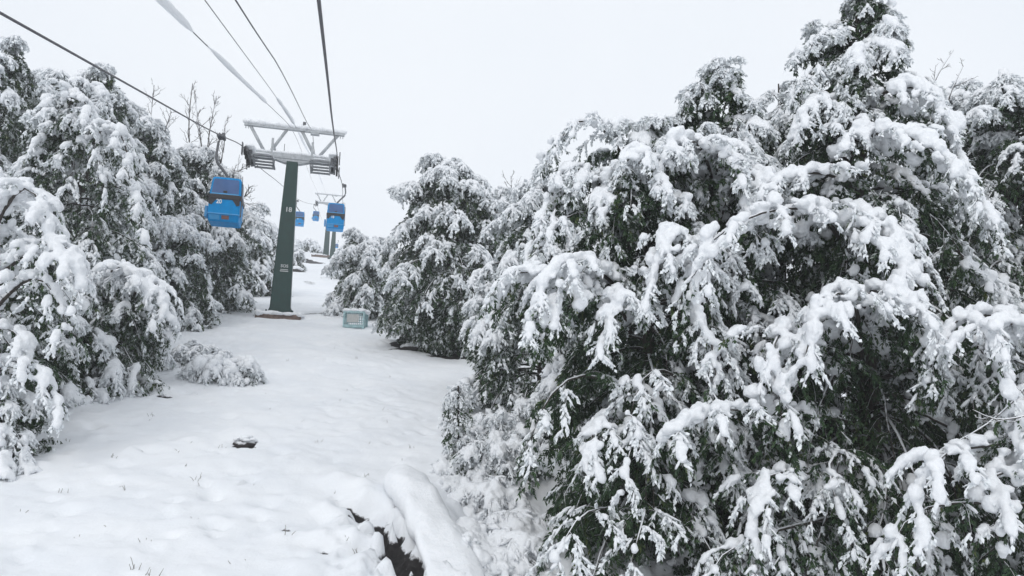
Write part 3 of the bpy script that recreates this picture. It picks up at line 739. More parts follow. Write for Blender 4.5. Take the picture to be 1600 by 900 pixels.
# ------------------------------------------------------------------ cabins
def make_cabin(label, rope_pt, drop, number, side, sc=1.0, off=.30, group='blue gondola cabins on the lift'):
    """rope_pt: where its grip holds the rope; local origin at the floor, front towards -Y; side = -1 when the arm bulges to the left"""
    base = np.array(rope_pt, float)-[side*off*sc, 0, drop*sc+1.56*sc]; gx_ = side*off/.83
    t = thing('gondola_cabin', label, 'gondola', base, group); t.scale = (sc*.83, sc*.80, sc)
    # shell: sloped lower step, straight body, glazed head leaning in, domed roof
    S_ = [(0.00, -.55, .55, -.44, .44, .06), (.03, -.58, .58, -.48, .48, .07), (.235, -.60, .60, -.60, .60, .08), (.84, -.60, .60, -.61, .61, .08), (1.47, -.555, .555, -.487, .487, .08), (1.53, -.52, .52, -.45, .45, .09), (1.56, -.42, .42, -.36, .36, .10)]
    bm = bmesh.new(); loft(bm, S_, 4); bmobj('shell', bm, M_BLUE, t)
    for sgn in (-1, 1):
        y = lambda z: sgn*(.61-(z-.84)*.196+.006)
        bm = bmesh.new(); prism(bm, [(-.515, y(.95), .95), (.515, y(.95), .95), (.505, y(1.1), 1.10), (.475, y(1.42), 1.42), (.43, y(1.46), 1.46), (-.43, y(1.46), 1.46), (-.475, y(1.42), 1.42), (-.505, y(1.1), 1.10)], (0, sgn*.012, 0))
        bmobj('window', bm, M_GLASS, t)
        bm = bmesh.new(); prism(bm, [(-.52, y(.905), .905), (.52, y(.905), .905), (.515, y(.945), .945), (-.515, y(.945), .945)], (0, sgn*.014, 0)); bmobj('window_trim', bm, M_BLUE2, t)
    for sgn in (-1, 1):
        x = lambda z: sgn*(.60-(z-.84)*.0714+.004)
        bm = bmesh.new(); prism(bm, [(x(.95), -.42, .95), (x(.95), .42, .95), (x(1.4), .36, 1.40), (x(1.4), -.36, 1.40)], (sgn*.012, 0, 0)); bmobj('window', bm, M_GLASS, t)
    bm = bmesh.new(); loft(bm, [(.735, -.622, .622, -.632, .632, .09), (.755, -.632, .632, -.642, .642, .09), (.87, -.632, .632, -.642, .642, .09), (.90, -.615, .615, -.622, .622, .09)], 4)
    for sx in (-1, 1): prism(bm, [(sx*.28, -.607, .745), (sx*.585, -.607, .745), (sx*.585, -.607, .56), (sx*.47, -.607, .53), (sx*.38, -.607, .64)], (0, -.022, 0))
    bmobj('bumper', bm, M_BAND, t)
    bm = bmesh.new(); loft(bm, [(.22, -.612, .612, -.614, .614, .09), (.24, -.618, .618, -.622, .622, .09), (.26, -.612, .612, -.614, .614, .09)], 4); bmobj('trim', bm, M_BLUE2, t)
    yl = lambda z: -.48-(z-.03)*.585-.004
    bm = bmesh.new(); prism(bm, [(-.06, yl(.075), .075), (.22, yl(.075), .075), (.22, yl(.19), .19), (-.06, yl(.19), .19)], (0, -.012, .0)); bmobj('step_plate', bm, M_RED, t)
    bm = bmesh.new(); prism(bm, [(-.50, yl(.055), .055), (-.14, yl(.055), .055), (-.14, yl(.20), .20), (-.54, yl(.20), .20)], (0, -.01, 0)); bmobj('step_pad', bm, M_BLUE2, t)
    if number: text('number', number, .21, M_WHITE, t, (-.20, -.616, .65))
    bm = bmesh.new(); box(bm, (0, -.535-.06, 1.0), (.15, .03, .07)); bmobj('vent', bm, M_BAND, t, .006)
    # ski rack on one flank, door hinge bar on the other
    bm = bmesh.new(); box(bm, (-.70, -.1, .36), (.12, .40, .38)); box(bm, (-.63, -.1, .34), (.07, .05, .05)); bmobj('ski_rack', bm, M_BLUE2, t, .025)
    bm = bmesh.new(); bar(bm, (.64, -.46, .2), (.62, -.42, 1.35), .022, n=6); bar(bm, (.60, -.40, 1.3), (.57, -.38, 1.64), .014, n=6); bmobj('door_rail', bm, M_STEEL, t)
    # hanger
    s = side
    arm = [(0, 0, 1.50), (0, 0, 1.62), (s*.10, 0, 1.74), (s*.30, 0, 1.95), (gx_+s*.22, 0, 2.2), (gx_+s*.2, 0, 1.56+drop-.24), (gx_+s*.12, 0, 1.56+drop-.04)]
    v, q = tubes(resample(np.array(arm), 26)[None], [.055], [.045], 8); mesh_np('hanger_arm', v, [q], M_STEEL, t)
    bm = bmesh.new(); box(bm, (gx_+s*.09, 0, 1.56+drop-.015), (.30, .42, .09)); box(bm, (gx_, 0, 1.56+drop), (.11, .55, .13)); bar(bm, (gx_+s*.13, -.3, 1.56+drop), (gx_+s*.13, .3, 1.56+drop), .05); bmobj('grip', bm, M_STEEL, t, .012)
    bm = bmesh.new(); box(bm, (0, 0, 1.585), (.34, .34, .07)); bmobj('roof_mount', bm, M_STEEL, t, .012)
    rg = np.random.default_rng(4); n = 14; c2 = np.stack([rg.uniform(-.38, .38, n), rg.uniform(-.32, .32, n), np.full(n, 1.545)], 1); c2 = c2[np.hypot(c2[:, 0], c2[:, 1]) > .15]; n = len(c2)
    v, q = blobs(c2, np.tile([1., 0, 0], (n, 1)), np.full(n, .14), np.full(n, .13), rg.uniform(.025, .045, n), 2, rg); mesh_np('snow_clumps', v, [q], M_CAP, t)
    return t
def on_rope(pts, px):
    pl = resample(np.array(pts), 600); pr = np.array([proj(p) if p @ CF > 1 else (9e9, 0, 0) for p in pl]); i = int(np.argmin(np.abs(pr[:, 0]-px))); return pl[i]
g1 = on_rope(left_pts, 350); print('cabin20 grip', proj(g1))
make_cabin('large blue gondola cabin numbered 20 hanging left of the tower', g1, 1.54, '20', -1, 1.08)
make_cabin('blue gondola cabin hanging on the right rope just beyond the tower', P(536, 290, 48), 1.22, '18', 1, 1.10)
make_cabin('small blue gondola cabin showing just right of the green pole', P(466, 314, 84), 1.30, '21', -1, 1.02)
make_cabin('smaller pale blue gondola cabin near the far tower, second right of the green pole', P(492, 320, 122), 1.15, '', -1, 1.0)
make_cabin('tiny hazy blue gondola cabin low beside the far post', P(528, 376, 190), 1.0, '', 1, .95)

# ------------------------------------------------------------------ trees
def hb_(depth0, pts, rad):
    """a bough through picture points at given camera depths"""
    return (np.array([P(a, b, c) for a, b, c in pts]), rad)
def tree(name, label, px, dep, topy, R, **kw):
    b = kw.pop('at', None)
    b = stand(px, dep) if b is None else onground(*b)
    tpx = kw.pop('toppx', px); tp = P(tpx, topy, dep+kw.pop('topd', 0.0))
    return make_tree(name, label, b, tp, R, **kw)
def bare_tips(pxs, dep, seed, rad=.03, nsub=9, ln=.9):
    """leafless upper limbs through picture points"""
    def f(root, base, rg0):
        rg = np.random.default_rng(seed)
        pl = [resample(np.array([P(a, b, dep+rg.uniform(-.3, .3)) for a, b in p]), 9) for p in pxs]
        pl = np.array(pl); n = len(pl)
        s = np.clip(np.linspace(.2, .95, nsub)[None]+rg.uniform(-.05, .05, (n, nsub)), 0, .99)
        c, t = lerp_poly(pl, s); sd = unit(rg.normal(size=c.shape)+np.array([0, 0, .4]))
        d2 = unit(t*.8+sd*.75); l2 = ln*rg.uniform(.4, 1, (n, nsub))*(1.15-.7*s)
        b2 = grow(c.reshape(-1, 3), d2.reshape(-1, 3), l2.ravel(), -.4, 6, .16, rg)
        s = np.tile(np.array([[.3, .5, .7, .9]]), (len(b2), 1))+rg.uniform(-.08, .08, (len(b2), 4)); c, t = lerp_poly(b2, np.clip(s, 0, .99))
        d3 = unit(t*.8+unit(rg.normal(size=c.shape)+np.array([0, 0, .3]))*.8)
        b3 = grow(c.reshape(-1, 3), d3.reshape(-1, 3), (np.repeat(l2.ravel(), 4)*rg.uniform(.2, .5, len(b2)*4)), -.3, 4, .18, rg)
        v, q = cat([tubes(pl, rad, rad*.35, 6), tubes(b2, rad*.42, rad*.2, 4), tubes(b3, rad*.26, rad*.16, 4)])
        mesh_np('bare_limbs', v-base, q, M_TWIG, root)
    return f

GR = 'snow laden evergreen trees'
def space(xlim, ymax):
    """keeps growth right of a line and above the ground line seen there"""
    def f(b):
        z = b @ CF; px = 800+F*(b @ CR)/z; py = 450-F*(b @ CU)/z
        return (px > np.interp(py, [q[0] for q in xlim], [q[1] for q in xlim])) & (py < ymax)
    return f
# --- the great trees at the right
hA = [hb_(0, [(1335, 420, 12.6), (1290, 330, 11.2), (1225, 322, 10.4), (1150, 345, 10.0), (1100, 385, 9.8), (1085, 430, 9.7)], 2.0),
      hb_(0, [(1300, 330, 11.4), (1360, 335, 10.6), (1400, 365, 10.2), (1425, 430, 9.9), (1420, 500, 9.8)], 1.7),
      hb_(0, [(1330, 260, 12.6), (1330, 215, 11.6), (1400, 205, 11.0), (1470, 235, 10.7), (1520, 290, 10.4), (1555, 360, 10.2)], 2.1),
      hb_(0, [(1345, 190, 12.8), (1380, 140, 12.0), (1430, 130, 11.5), (1475, 170, 11.2), (1500, 250, 11.0)], 2.0),
      hb_(0, [(1330, 180, 12.8), (1290, 150, 12.2), (1255, 170, 11.9), (1240, 215, 11.8)], 1.2),
      hb_(0, [(1340, 300, 12.4), (1300, 270, 11.6), (1240, 270, 11.2), (1190, 290, 11.0), (1165, 330, 10.9)], 1.5),
      hb_(0, [(1345, 560, 12.0), (1340, 470, 10.2), (1310, 450, 9.7), (1275, 490, 9.4), (1255, 570, 9.2)], 2.2),
      hb_(0, [(1345, 540, 12.0), (1350, 450, 10.0), (1400, 450, 9.6), (1450, 500, 9.4), (1470, 580, 9.3)], 1.9),
      hb_(0, [(1300, 600, 11.6), (1240, 520, 10.2), (1205, 515, 9.6), (1215, 590, 9.4), (1225, 690, 9.3)], 1.7),
      hb_(0, [(1330, 660, 11.6), (1230, 640, 10.0), (1160, 640, 9.4), (1090, 640, 9.2), (1050, 680, 9.0)], 1.3),
      hb_(0, [(1330, 740, 11.4), (1250, 740, 9.6), (1200, 735, 9.0), (1180, 780, 8.8), (1170, 840, 8.7)], 1.2),
      hb_(0, [(1330, 720, 11.4), (1310, 700, 9.8), (1290, 730, 9.2), (1310, 790, 8.9), (1330, 850, 8.8)], 0.9),
      hb_(0, [(1335, 800, 11.2), (1200, 830, 9.2), (1130, 860, 8.7), (1100, 910, 8.5)], 0.9),
      hb_(0, [(1335, 130, 12.9), (1300, 95, 12.6), (1265, 110, 12.4), (1240, 150, 12.3)], 0.8),
      hb_(0, [(1335, 60, 12.9), (1360, 35, 12.7), (1385, 45, 12.6), (1392, 75, 12.6)], 0.9),
      hb_(0, [(1335, 75, 12.9), (1300, 45, 12.8), (1275, 60, 12.7), (1245, 90, 12.7)], 0.8)]
tree('evergreen_tree', 'tallest snow laden evergreen with heavy drooping white boughs filling the right half', 1338, 13.0, -62, 3.5, toppx=1335, nb=135, seed=1, heroes=hA, k=1.0, M2=13, M3=9, nl=15,
     s1=.12, s2=.054, s3=.028, voxel=.024, el=(0, 38), power=.80, group=GR, trunk_r=.22, low=.30,
     bare=bare_tips([[(1440, 180), (1462, 120), (1490, 78)], [(1478, 190), (1482, 150), (1505, 103)]], 12.6, 3, .018, 5, .45))
hB = [hb_(0, [(1120, 330, 12.8), (1105, 240, 11.8), (1075, 212, 11.3), (1045, 230, 11.0), (1030, 275, 10.9)], 1.6),
      hb_(0, [(1120, 300, 12.6), (1120, 225, 11.6), (1140, 230, 11.2), (1160, 275, 11.0)], 1.4),
      hb_(0, [(1120, 360, 12.4), (1150, 270, 11.6), (1185, 265, 11.2), (1200, 320, 11.0)], 1.5),
      hb_(0, [(1110, 500, 12.0), (1070, 380, 10.8), (1045, 350, 10.4), (1030, 400, 10.2), (1015, 460, 10.1)], 1.8),
      hb_(0, [(1120, 480, 12.0), (1080, 400, 10.6), (1085, 440, 10.2), (1090, 510, 10.1)], 1.3),
      hb_(0, [(1125, 560, 11.6), (1100, 500, 10.4), (1110, 520, 9.9), (1120, 600, 9.7)], 1.0),
      hb_(0, [(1110, 640, 11.6), (1040, 570, 10.4), (1000, 590, 9.8), (985, 650, 9.6)], 1.0),
      hb_(0, [(1120, 150, 12.9), (1135, 110, 12.7), (1128, 90, 12.6), (1108, 100, 12.6)], 0.7),
      hb_(0, [(1120, 180, 12.9), (1085, 130, 12.7), (1078, 135, 12.6), (1072, 160, 12.6)], 0.6)]
tree('evergreen_tree', 'slender pointed evergreen between the tallest tree and the wide left one', 1118, 12.9, 72, 2.3, nb=85, seed=2, heroes=hB, k=1.0, M2=12, M3=9, nl=15,
     s1=.11, s2=.052, s3=.028, voxel=.024, el=(0, 35), power=.70, group=GR, trunk_r=.17)
hC = [hb_(0, [(985, 330, 12.4), (905, 255, 11.8), (870, 270, 11.6), (856, 345, 11.6)], 1.2), hb_(0, [(985, 380, 12.4), (890, 310, 11.8), (850, 330, 11.5), (825, 400, 11.4)], 1.2),
      hb_(0, [(985, 400, 12.4), (965, 270, 11.6), (990, 235, 11.1), (1020, 245, 10.9), (1040, 300, 10.8)], 1.7),
      hb_(0, [(985, 380, 12.4), (960, 290, 11.6), (940, 305, 11.2), (935, 345, 11.1)], 1.4),
      hb_(0, [(985, 300, 12.5), (925, 270, 11.8), (905, 275, 11.5), (890, 300, 11.4)], 1.4),
      hb_(0, [(985, 260, 12.6), (940, 195, 12.3), (905, 185, 12.0), (880, 210, 11.9), (848, 250, 11.9)], 1.0),
      hb_(0, [(985, 330, 12.4), (910, 330, 11.6), (870, 345, 11.2), (840, 395, 11.1)], 1.0),
      hb_(0, [(985, 470, 12.0), (880, 430, 10.8), (810, 420, 10.4), (780, 450, 10.3), (775, 480, 10.3)], 1.5),
      hb_(0, [(985, 470, 12.0), (930, 415, 10.6), (880, 410, 10.2), (845, 450, 10.0), (830, 500, 9.9)], 1.9),
      hb_(0, [(900, 440, 10.6), (880, 460, 10.2), (855, 490, 10.0), (842, 535, 9.9)], 1.7),
      hb_(0, [(985, 520, 11.8), (960, 450, 10.4), (965, 470, 10.0), (940, 540, 9.9)], 1.5),
      hb_(0, [(985, 620, 11.6), (920, 580, 10.4), (870, 600, 10.0), (835, 660, 9.8), (825, 720, 9.7)], .9),
      hb_(0, [(985, 660, 11.4), (950, 650, 10.0), (925, 670, 9.6), (915, 740, 9.4)], 1.2),
      hb_(0, [(1000, 700, 11.2), (1000, 660, 9.8), (985, 700, 9.3), (970, 770, 9.1)], .9),
      hb_(0, [(1000, 800, 11.0), (930, 790, 9.4), (890, 820, 9.0), (870, 880, 8.8)], .7),
      hb_(0, [(1000, 800, 11.0), (1010, 790, 9.2), (1000, 830, 8.8), (980, 900, 8.6)], .6)]
tree('evergreen_tree', 'broad snow laden evergreen leaning over the piste, left of the slender pointed one', 990, 12.6, 160, 2.5, nb=85, seed=3, heroes=hC, k=1.0, M2=12, M3=9, nl=15,
     s1=.11, s2=.052, s3=.028, voxel=.024, el=(0, 32), power=.55, group=GR, trunk_r=.17, low=.32, room=space([(150, 850), (280, 845), (420, 800), (500, 815), (600, 840), (900, 870)], 1500))
tree('evergreen_tree', 'evergreen at the right edge behind the tallest tree, cut by the frame', 1570, 15.5, 108, 3.3, nb=125, seed=4, k=1.25, s1=.12, s2=.062, s3=.03, voxel=.035, el=(0, 35), power=.36, group=GR)
tree('evergreen_tree', 'short dense evergreen filling the gap behind the slender pointed tree', 1215, 15.5, 102, 2.7, nb=95, seed=5, k=1.3, s1=.10, s2=.060, s3=.03, voxel=.035, el=(0, 35), power=.6, group=GR)
tree('evergreen_tree', 'shadowed evergreen standing behind the tallest tree on its right', 1480, 16.8, 108, 3.2, nb=110, seed=7, k=1.5, s1=.12, s2=.065, s3=.032, el=(0, 35), power=.5, group=GR)
tree('evergreen_tree', 'evergreen hidden in the shade behind the broad leaning tree', 1050, 16.5, 178, 2.7, nb=95, seed=8, k=1.5, s1=.12, s2=.065, s3=.032, el=(0, 35), power=.5, group=GR)
hF = [hb_(0, [(1720, 640, 9.6), (1600, 690, 8.8), (1500, 700, 8.4), (1450, 720, 8.2), (1430, 790, 8.1)], 1.5),
      hb_(0, [(1720, 680, 9.4), (1600, 730, 8.6), (1545, 740, 8.2), (1550, 810, 8.0), (1570, 880, 7.9)], 1.7),
      hb_(0, [(1720, 560, 9.8), (1620, 510, 9.2), (1540, 500, 8.9), (1560, 560, 8.8), (1590, 640, 8.7)], 1.4),
      hb_(0, [(1720, 520, 10.0), (1560, 490, 9.6), (1490, 495, 9.4), (1460, 540, 9.3), (1450, 600, 9.2)], 1.2),
      hb_(0, [(1720, 620, 9.4), (1630, 600, 8.8), (1590, 640, 8.5), (1585, 690, 8.4)], 1.6),
      hb_(0, [(1720, 800, 9.2), (1500, 780, 8.4), (1420, 800, 8.2), (1390, 860, 8.1)], .9)]
tree('evergreen_tree', 'nearest evergreen whose boughs reach in from the lower right edge', 1740, 9.6, 330, 2.1, nb=50, seed=6, heroes=hF, k=.95, s1=.11, s2=.06, s3=.03, voxel=.024, low=.15, el=(0, 25), power=.5, group=GR,
     bare=bare_tips([[(1640, 560), (1560, 655), (1475, 700)], [(1640, 640), (1560, 660), (1520, 640)]], 8.4, 5, .016, 5, .4))

# --- the clump right of the piste, further up
tree('evergreen_tree', 'tall rounded evergreen standing alone beyond the right edge of the piste', 702, 27.5, 236, 3.35, nb=150, seed=11, k=2.0, s1=.14, s2=.085, s3=.05, M2=11, M3=7, nl=10, el=(5, 40), power=.64, room=space([(200, 640), (260, 625), (330, 596), (400, 582), (500, 580), (600, 610)], 512), group=GR, droop=1.7, snow=.9, trunk_r=.2)
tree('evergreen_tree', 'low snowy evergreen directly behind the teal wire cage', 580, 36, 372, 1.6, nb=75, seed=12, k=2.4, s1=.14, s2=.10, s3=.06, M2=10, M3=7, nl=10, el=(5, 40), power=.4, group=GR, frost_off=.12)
tree('evergreen_bush', 'low spreading snowy bush at the foot of the tall rounded evergreen', 655, 29, 466, 1.25, nb=60, seed=13, k=1.9, s1=.13, s2=.085, s3=.05, M2=10, M3=7, nl=10, el=(10, 60), power=.5, room=space([(400, 585), (600, 590)], 516), group=GR, cat_='bush', t0=.02)
tree('evergreen_bush', 'bushy evergreen clump with a white pillow of snow, between piste bank and broad tree', 772, 21, 460, 1.05, nb=60, seed=14, k=1.6, s1=.13, s2=.08, s3=.045, M2=11, M3=7, nl=10, el=(5, 50), power=.45, group=GR, room=space([(400, 730), (600, 735)], 548), cat_='bush', t0=.02)
tree('evergreen_tree', 'frosted evergreen with pale crown peeping between the rounded tree and the broad tree', 805, 31, 285, 2.6, nb=90, seed=15, k=2.3, s1=.14, s2=.09, s3=.05, M2=10, M3=7, nl=10, el=(5, 40), power=.55, group=GR, frost_off=.08,
     bare=bare_tips([[(790, 330), (800, 300), (798, 275)], [(825, 330), (830, 295), (840, 285)]], 31, 9, .035, 7, 1.2))
tree('evergreen_tree', 'shaded evergreen behind the left flank of the broad tree', 850, 19, 262, 1.75, nb=95, seed=16, k=1.5, s1=.12, s2=.075, s3=.04, M2=11, M3=7, nl=10, el=(5, 40), power=.5, group=GR)
tree('evergreen_bush', 'snowy bush in front of the broad tree beside the piste edge', 890, 16.0, 570, .75, nb=45, seed=17, k=1.2, s1=.11, s2=.07, s3=.035, M2=11, M3=7, nl=10, el=(10, 60), power=.45, group=GR, cat_='bush', t0=.02)
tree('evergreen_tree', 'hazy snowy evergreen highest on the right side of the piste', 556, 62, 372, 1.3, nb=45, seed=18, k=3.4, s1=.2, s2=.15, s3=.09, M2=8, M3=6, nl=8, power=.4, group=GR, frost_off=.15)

# --- the saplings by the mound
tree('sapling', 'thin pointed sapling with bare looking twigs at the piste edge', 716, 13.3, 596, .34, at=(716, 735), nb=20, seed=21, k=.8, s1=.05, s2=.032, s3=.018, M2=6, M3=4, nl=8, tip=.05, power=1.1, el=(15, 50), droop=1.2, group='saplings at the piste edge', voxel=.018, trunk_r=.03)
tree('sapling', 'bushy low sapling half buried in snow, right of the thin pointed one', 790, 13.5, 668, .5, at=(792, 734), nb=40, seed=22, k=.85, s1=.09, s2=.05, s3=.024, M2=9, M3=6, nl=9, power=.5, el=(30, 70), droop=1.4, group='saplings at the piste edge', voxel=.02, trunk_r=.03, frost_off=.22, snow=1.2)
tree('sapling', 'squat rounded sapling clumped at the foot of the thin pointed one', 738, 13.4, 690, .36, at=(732, 735), nb=34, seed=23, k=.85, s1=.09, s2=.05, s3=.024, M2=9, M3=6, nl=9, power=.4, el=(20, 65), droop=1.5, group='saplings at the piste edge', voxel=.02, trunk_r=.03, frost_off=.22, snow=1.1)

# --- the left side
h1 = [hb_(0, [(-40, 420, 14.0), (20, 300, 13.2), (50, 290, 12.8), (75, 340, 12.6), (85, 400, 12.5)], 1.7),
      hb_(0, [(-40, 460, 14.0), (50, 390, 13.0), (90, 375, 12.6), (120, 400, 12.4), (130, 450, 12.3)], 1.9),
      hb_(0, [(-40, 520, 13.6), (40, 430, 12.8), (80, 440, 12.4), (110, 520, 12.2)], 1.5),
      hb_(0, [(-40, 600, 13.2), (20, 560, 12.4), (60, 570, 12.0), (90, 630, 11.9)], 1.3),
      hb_(0, [(-40, 560, 13.2), (0, 510, 12.6), (30, 520, 12.2), (50, 570, 12.1)], 1.4)]
tree('evergreen_tree', 'nearest evergreen on the left edge with round white snow pillows', -30, 14.2, 225, 2.0, nb=75, seed=31, heroes=h1, k=1.1, s1=.12, s2=.066, s3=.033, M2=12, M3=7, nl=11, voxel=.03, power=.5, el=(0, 35), group=GR)
tree('evergreen_bush', 'low bough heap of an evergreen bush at the lower left edge', 5, 12.4, 600, .9, nb=40, seed=32, k=1.0, s1=.10, s2=.06, s3=.03, M2=11, M3=7, nl=11, voxel=.026, power=.4, el=(5, 50), group=GR, cat_='bush', t0=.02)
h5 = [hb_(0, [(190, 520, 18.2), (165, 425, 17.4), (190, 412, 17.0), (225, 440, 16.8), (240, 490, 16.7)], 1.9),
      hb_(0, [(190, 520, 18.2), (215, 440, 17.4), (245, 440, 17.0), (265, 500, 16.8)], 1.6),
      hb_(0, [(180, 520, 18.2), (130, 440, 17.4), (105, 450, 17.0), (95, 520, 16.9)], 1.5)]
tree('evergreen_bush', 'wide low evergreen bush bulging onto the piste below the left trees', 180, 18.2, 425, 1.55, nb=80, seed=33, heroes=h5, k=1.35, s1=.13, s2=.075, s3=.038, M2=12, M3=7, nl=11, voxel=.035, power=.42, el=(0, 50), group=GR, cat_='bush', t0=.02)
tree('evergreen_bush', 'shadowed low evergreen bush between the left edge tree and the wide low bush', 90, 16.2, 470, 1.25, nb=60, seed=34, k=1.25, s1=.11, s2=.07, s3=.035, M2=11, M3=7, nl=11, voxel=.033, power=.42, el=(0, 45), group=GR, cat_='bush', t0=.02)
tree('evergreen_tree', 'snowy evergreen filling the skyline between the corner tree and the weeping one', 72, 27, 92, 2.3, nb=90, seed=45, k=2.0, s1=.13, s2=.085, s3=.045, M2=11, M3=7, nl=10, power=.5, el=(5, 40), group=GR)
tree('evergreen_tree', 'snowy evergreen behind the open tipped tree, left of the slim one', 212, 31, 150, 2.0, nb=80, seed=46, k=2.2, s1=.14, s2=.09, s3=.05, M2=11, M3=7, nl=10, power=.55, el=(5, 40), group=GR)
h4 = [hb_(0, [(130, 300, 20.0), (100, 150, 19.4), (125, 140, 19.0), (150, 200, 18.8), (160, 290, 18.7)], 1.6),
      hb_(0, [(130, 300, 20.0), (150, 200, 19.2), (185, 190, 18.8), (205, 260, 18.6), (212, 350, 18.5)], 1.5),
      hb_(0, [(130, 300, 20.0), (90, 190, 19.4), (65, 200, 19.0), (55, 270, 18.9)], 1.5)]
tree('evergreen_tree', 'dark hearted weeping evergreen with long hanging sprays above the wide low bush', 135, 20.2, 118, 2.3, nb=95, seed=35, heroes=h4, k=1.45, s1=.13, s2=.075, s3=.04, M2=12, M3=7, nl=11, power=.5, el=(0, 38), group=GR, droop=2.2)
tree('evergreen_tree', 'tall evergreen at the upper left corner of the view', -5, 21.5, 55, 2.6, nb=90, seed=36, k=1.55, s1=.13, s2=.08, s3=.042, M2=12, M3=7, nl=10, power=.55, el=(0, 38), group=GR, toppx=8)
tree('evergreen_tree', 'tall evergreen with an open crown tip right of the weeping one', 172, 26, 88, 2.3, nb=95, seed=37, k=1.9, s1=.13, s2=.085, s3=.045, M2=11, M3=7, nl=10, power=.75, el=(5, 40), group=GR, toppx=158)
tree('evergreen_tree', 'slim snowy evergreen with leafless tips crossing behind the left haul rope', 238, 30, 175, 1.9, nb=85, seed=38, k=2.1, s1=.14, s2=.09, s3=.05, M2=11, M3=7, nl=10, power=.6, el=(5, 40), group=GR,
     bare=bare_tips([[(235, 190), (238, 160), (241, 133)], [(255, 215), (262, 190), (268, 175)]], 30, 12, .026, 9, .9))
tree('evergreen_tree', 'evergreen crowned by bare frosted limbs behind the cabin numbered 20', 315, 34, 225, 2.35, nb=95, seed=39, k=2.3, s1=.14, s2=.095, s3=.052, M2=11, M3=7, nl=10, power=.5, el=(5, 40), group=GR,
     bare=bare_tips([[(298, 260), (294, 190), (301, 130)], [(318, 260), (312, 200), (304, 150)], [(322, 260), (326, 210), (338, 150)], [(335, 280), (350, 240), (352, 190)], [(345, 300), (365, 270), (385, 262)], [(360, 320), (378, 310), (392, 300)]], 33.5, 13, .042, 12, 1.1))
tree('evergreen_bush', 'rounded evergreen bush in front of the bare topped tree, above the piste edge', 270, 28, 335, 1.75, nb=90, seed=40, k=1.9, s1=.14, s2=.085, s3=.045, M2=11, M3=7, nl=10, power=.45, el=(0, 45), group=GR, t0=.03, cat_='bush')
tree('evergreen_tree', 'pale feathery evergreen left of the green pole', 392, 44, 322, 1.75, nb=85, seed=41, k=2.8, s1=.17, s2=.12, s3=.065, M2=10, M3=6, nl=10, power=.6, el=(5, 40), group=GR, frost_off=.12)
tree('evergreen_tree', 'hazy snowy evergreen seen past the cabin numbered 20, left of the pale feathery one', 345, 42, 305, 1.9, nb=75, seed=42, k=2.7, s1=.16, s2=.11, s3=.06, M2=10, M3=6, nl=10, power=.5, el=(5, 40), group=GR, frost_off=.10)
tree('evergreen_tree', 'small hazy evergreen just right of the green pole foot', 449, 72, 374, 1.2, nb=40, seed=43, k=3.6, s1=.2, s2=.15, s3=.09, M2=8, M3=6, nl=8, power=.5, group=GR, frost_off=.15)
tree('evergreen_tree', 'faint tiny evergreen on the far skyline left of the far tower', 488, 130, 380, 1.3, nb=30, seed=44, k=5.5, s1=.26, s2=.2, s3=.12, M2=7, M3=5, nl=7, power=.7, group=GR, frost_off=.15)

# --- snowed-in scrub on the piste
sb = onground(352, 580)
rb = np.random.default_rng(77)
make_tree('low_shrub', 'flat snow covered shrub lying on the open piste below the tower', sb, sb+np.array([0, 0, .06]), .95, nb=40, seed=51, k=1.35, s1=.10, s2=.07, s3=.035, M2=8, M3=6, nl=8, power=.3, el=(0, 32), droop=1.6, cat_='shrub', trunk_r=.03, t0=.02, snow=1.25, wide=(1, .6), lenlim=.95, frost_off=-.05)
make_tree('low_shrub', 'small snowy shrub tuft at the left foot of the open piste shrub', onground(308, 566), onground(308, 566)+np.array([0, 0, .2]), .5, nb=20, seed=52, k=1.35, s1=.09, s2=.06, s3=.033, M2=7, M3=6, nl=8, power=.3, el=(15, 60), droop=1.2, cat_='shrub', trunk_r=.03, t0=.02, snow=1.1, frost_off=.2)

for i_, (a_, b_, R_, lab_) in enumerate([(765, 790, .7, 'low scrub buried in lumpy snow just below the saplings'), (815, 840, .75, 'lumpy snow covered scrub under the tips of the broad leaning tree'), (770, 868, .6, 'snow buried scrub between the log drift and the broad leaning tree')]):
    g_ = onground(a_, b_)
    make_tree('low_shrub', lab_, g_, g_+np.array([0, 0, .14]), R_, nb=34, seed=60+i_, k=1.0, s1=.075, s2=.05, s3=.03, M2=9, M3=6, nl=2, power=.3, el=(0, 30), droop=1.6, cat_='shrub', trunk_r=.02, t0=.02, snow=1.35, lenlim=.75, frost_off=.2, voxel=.028)

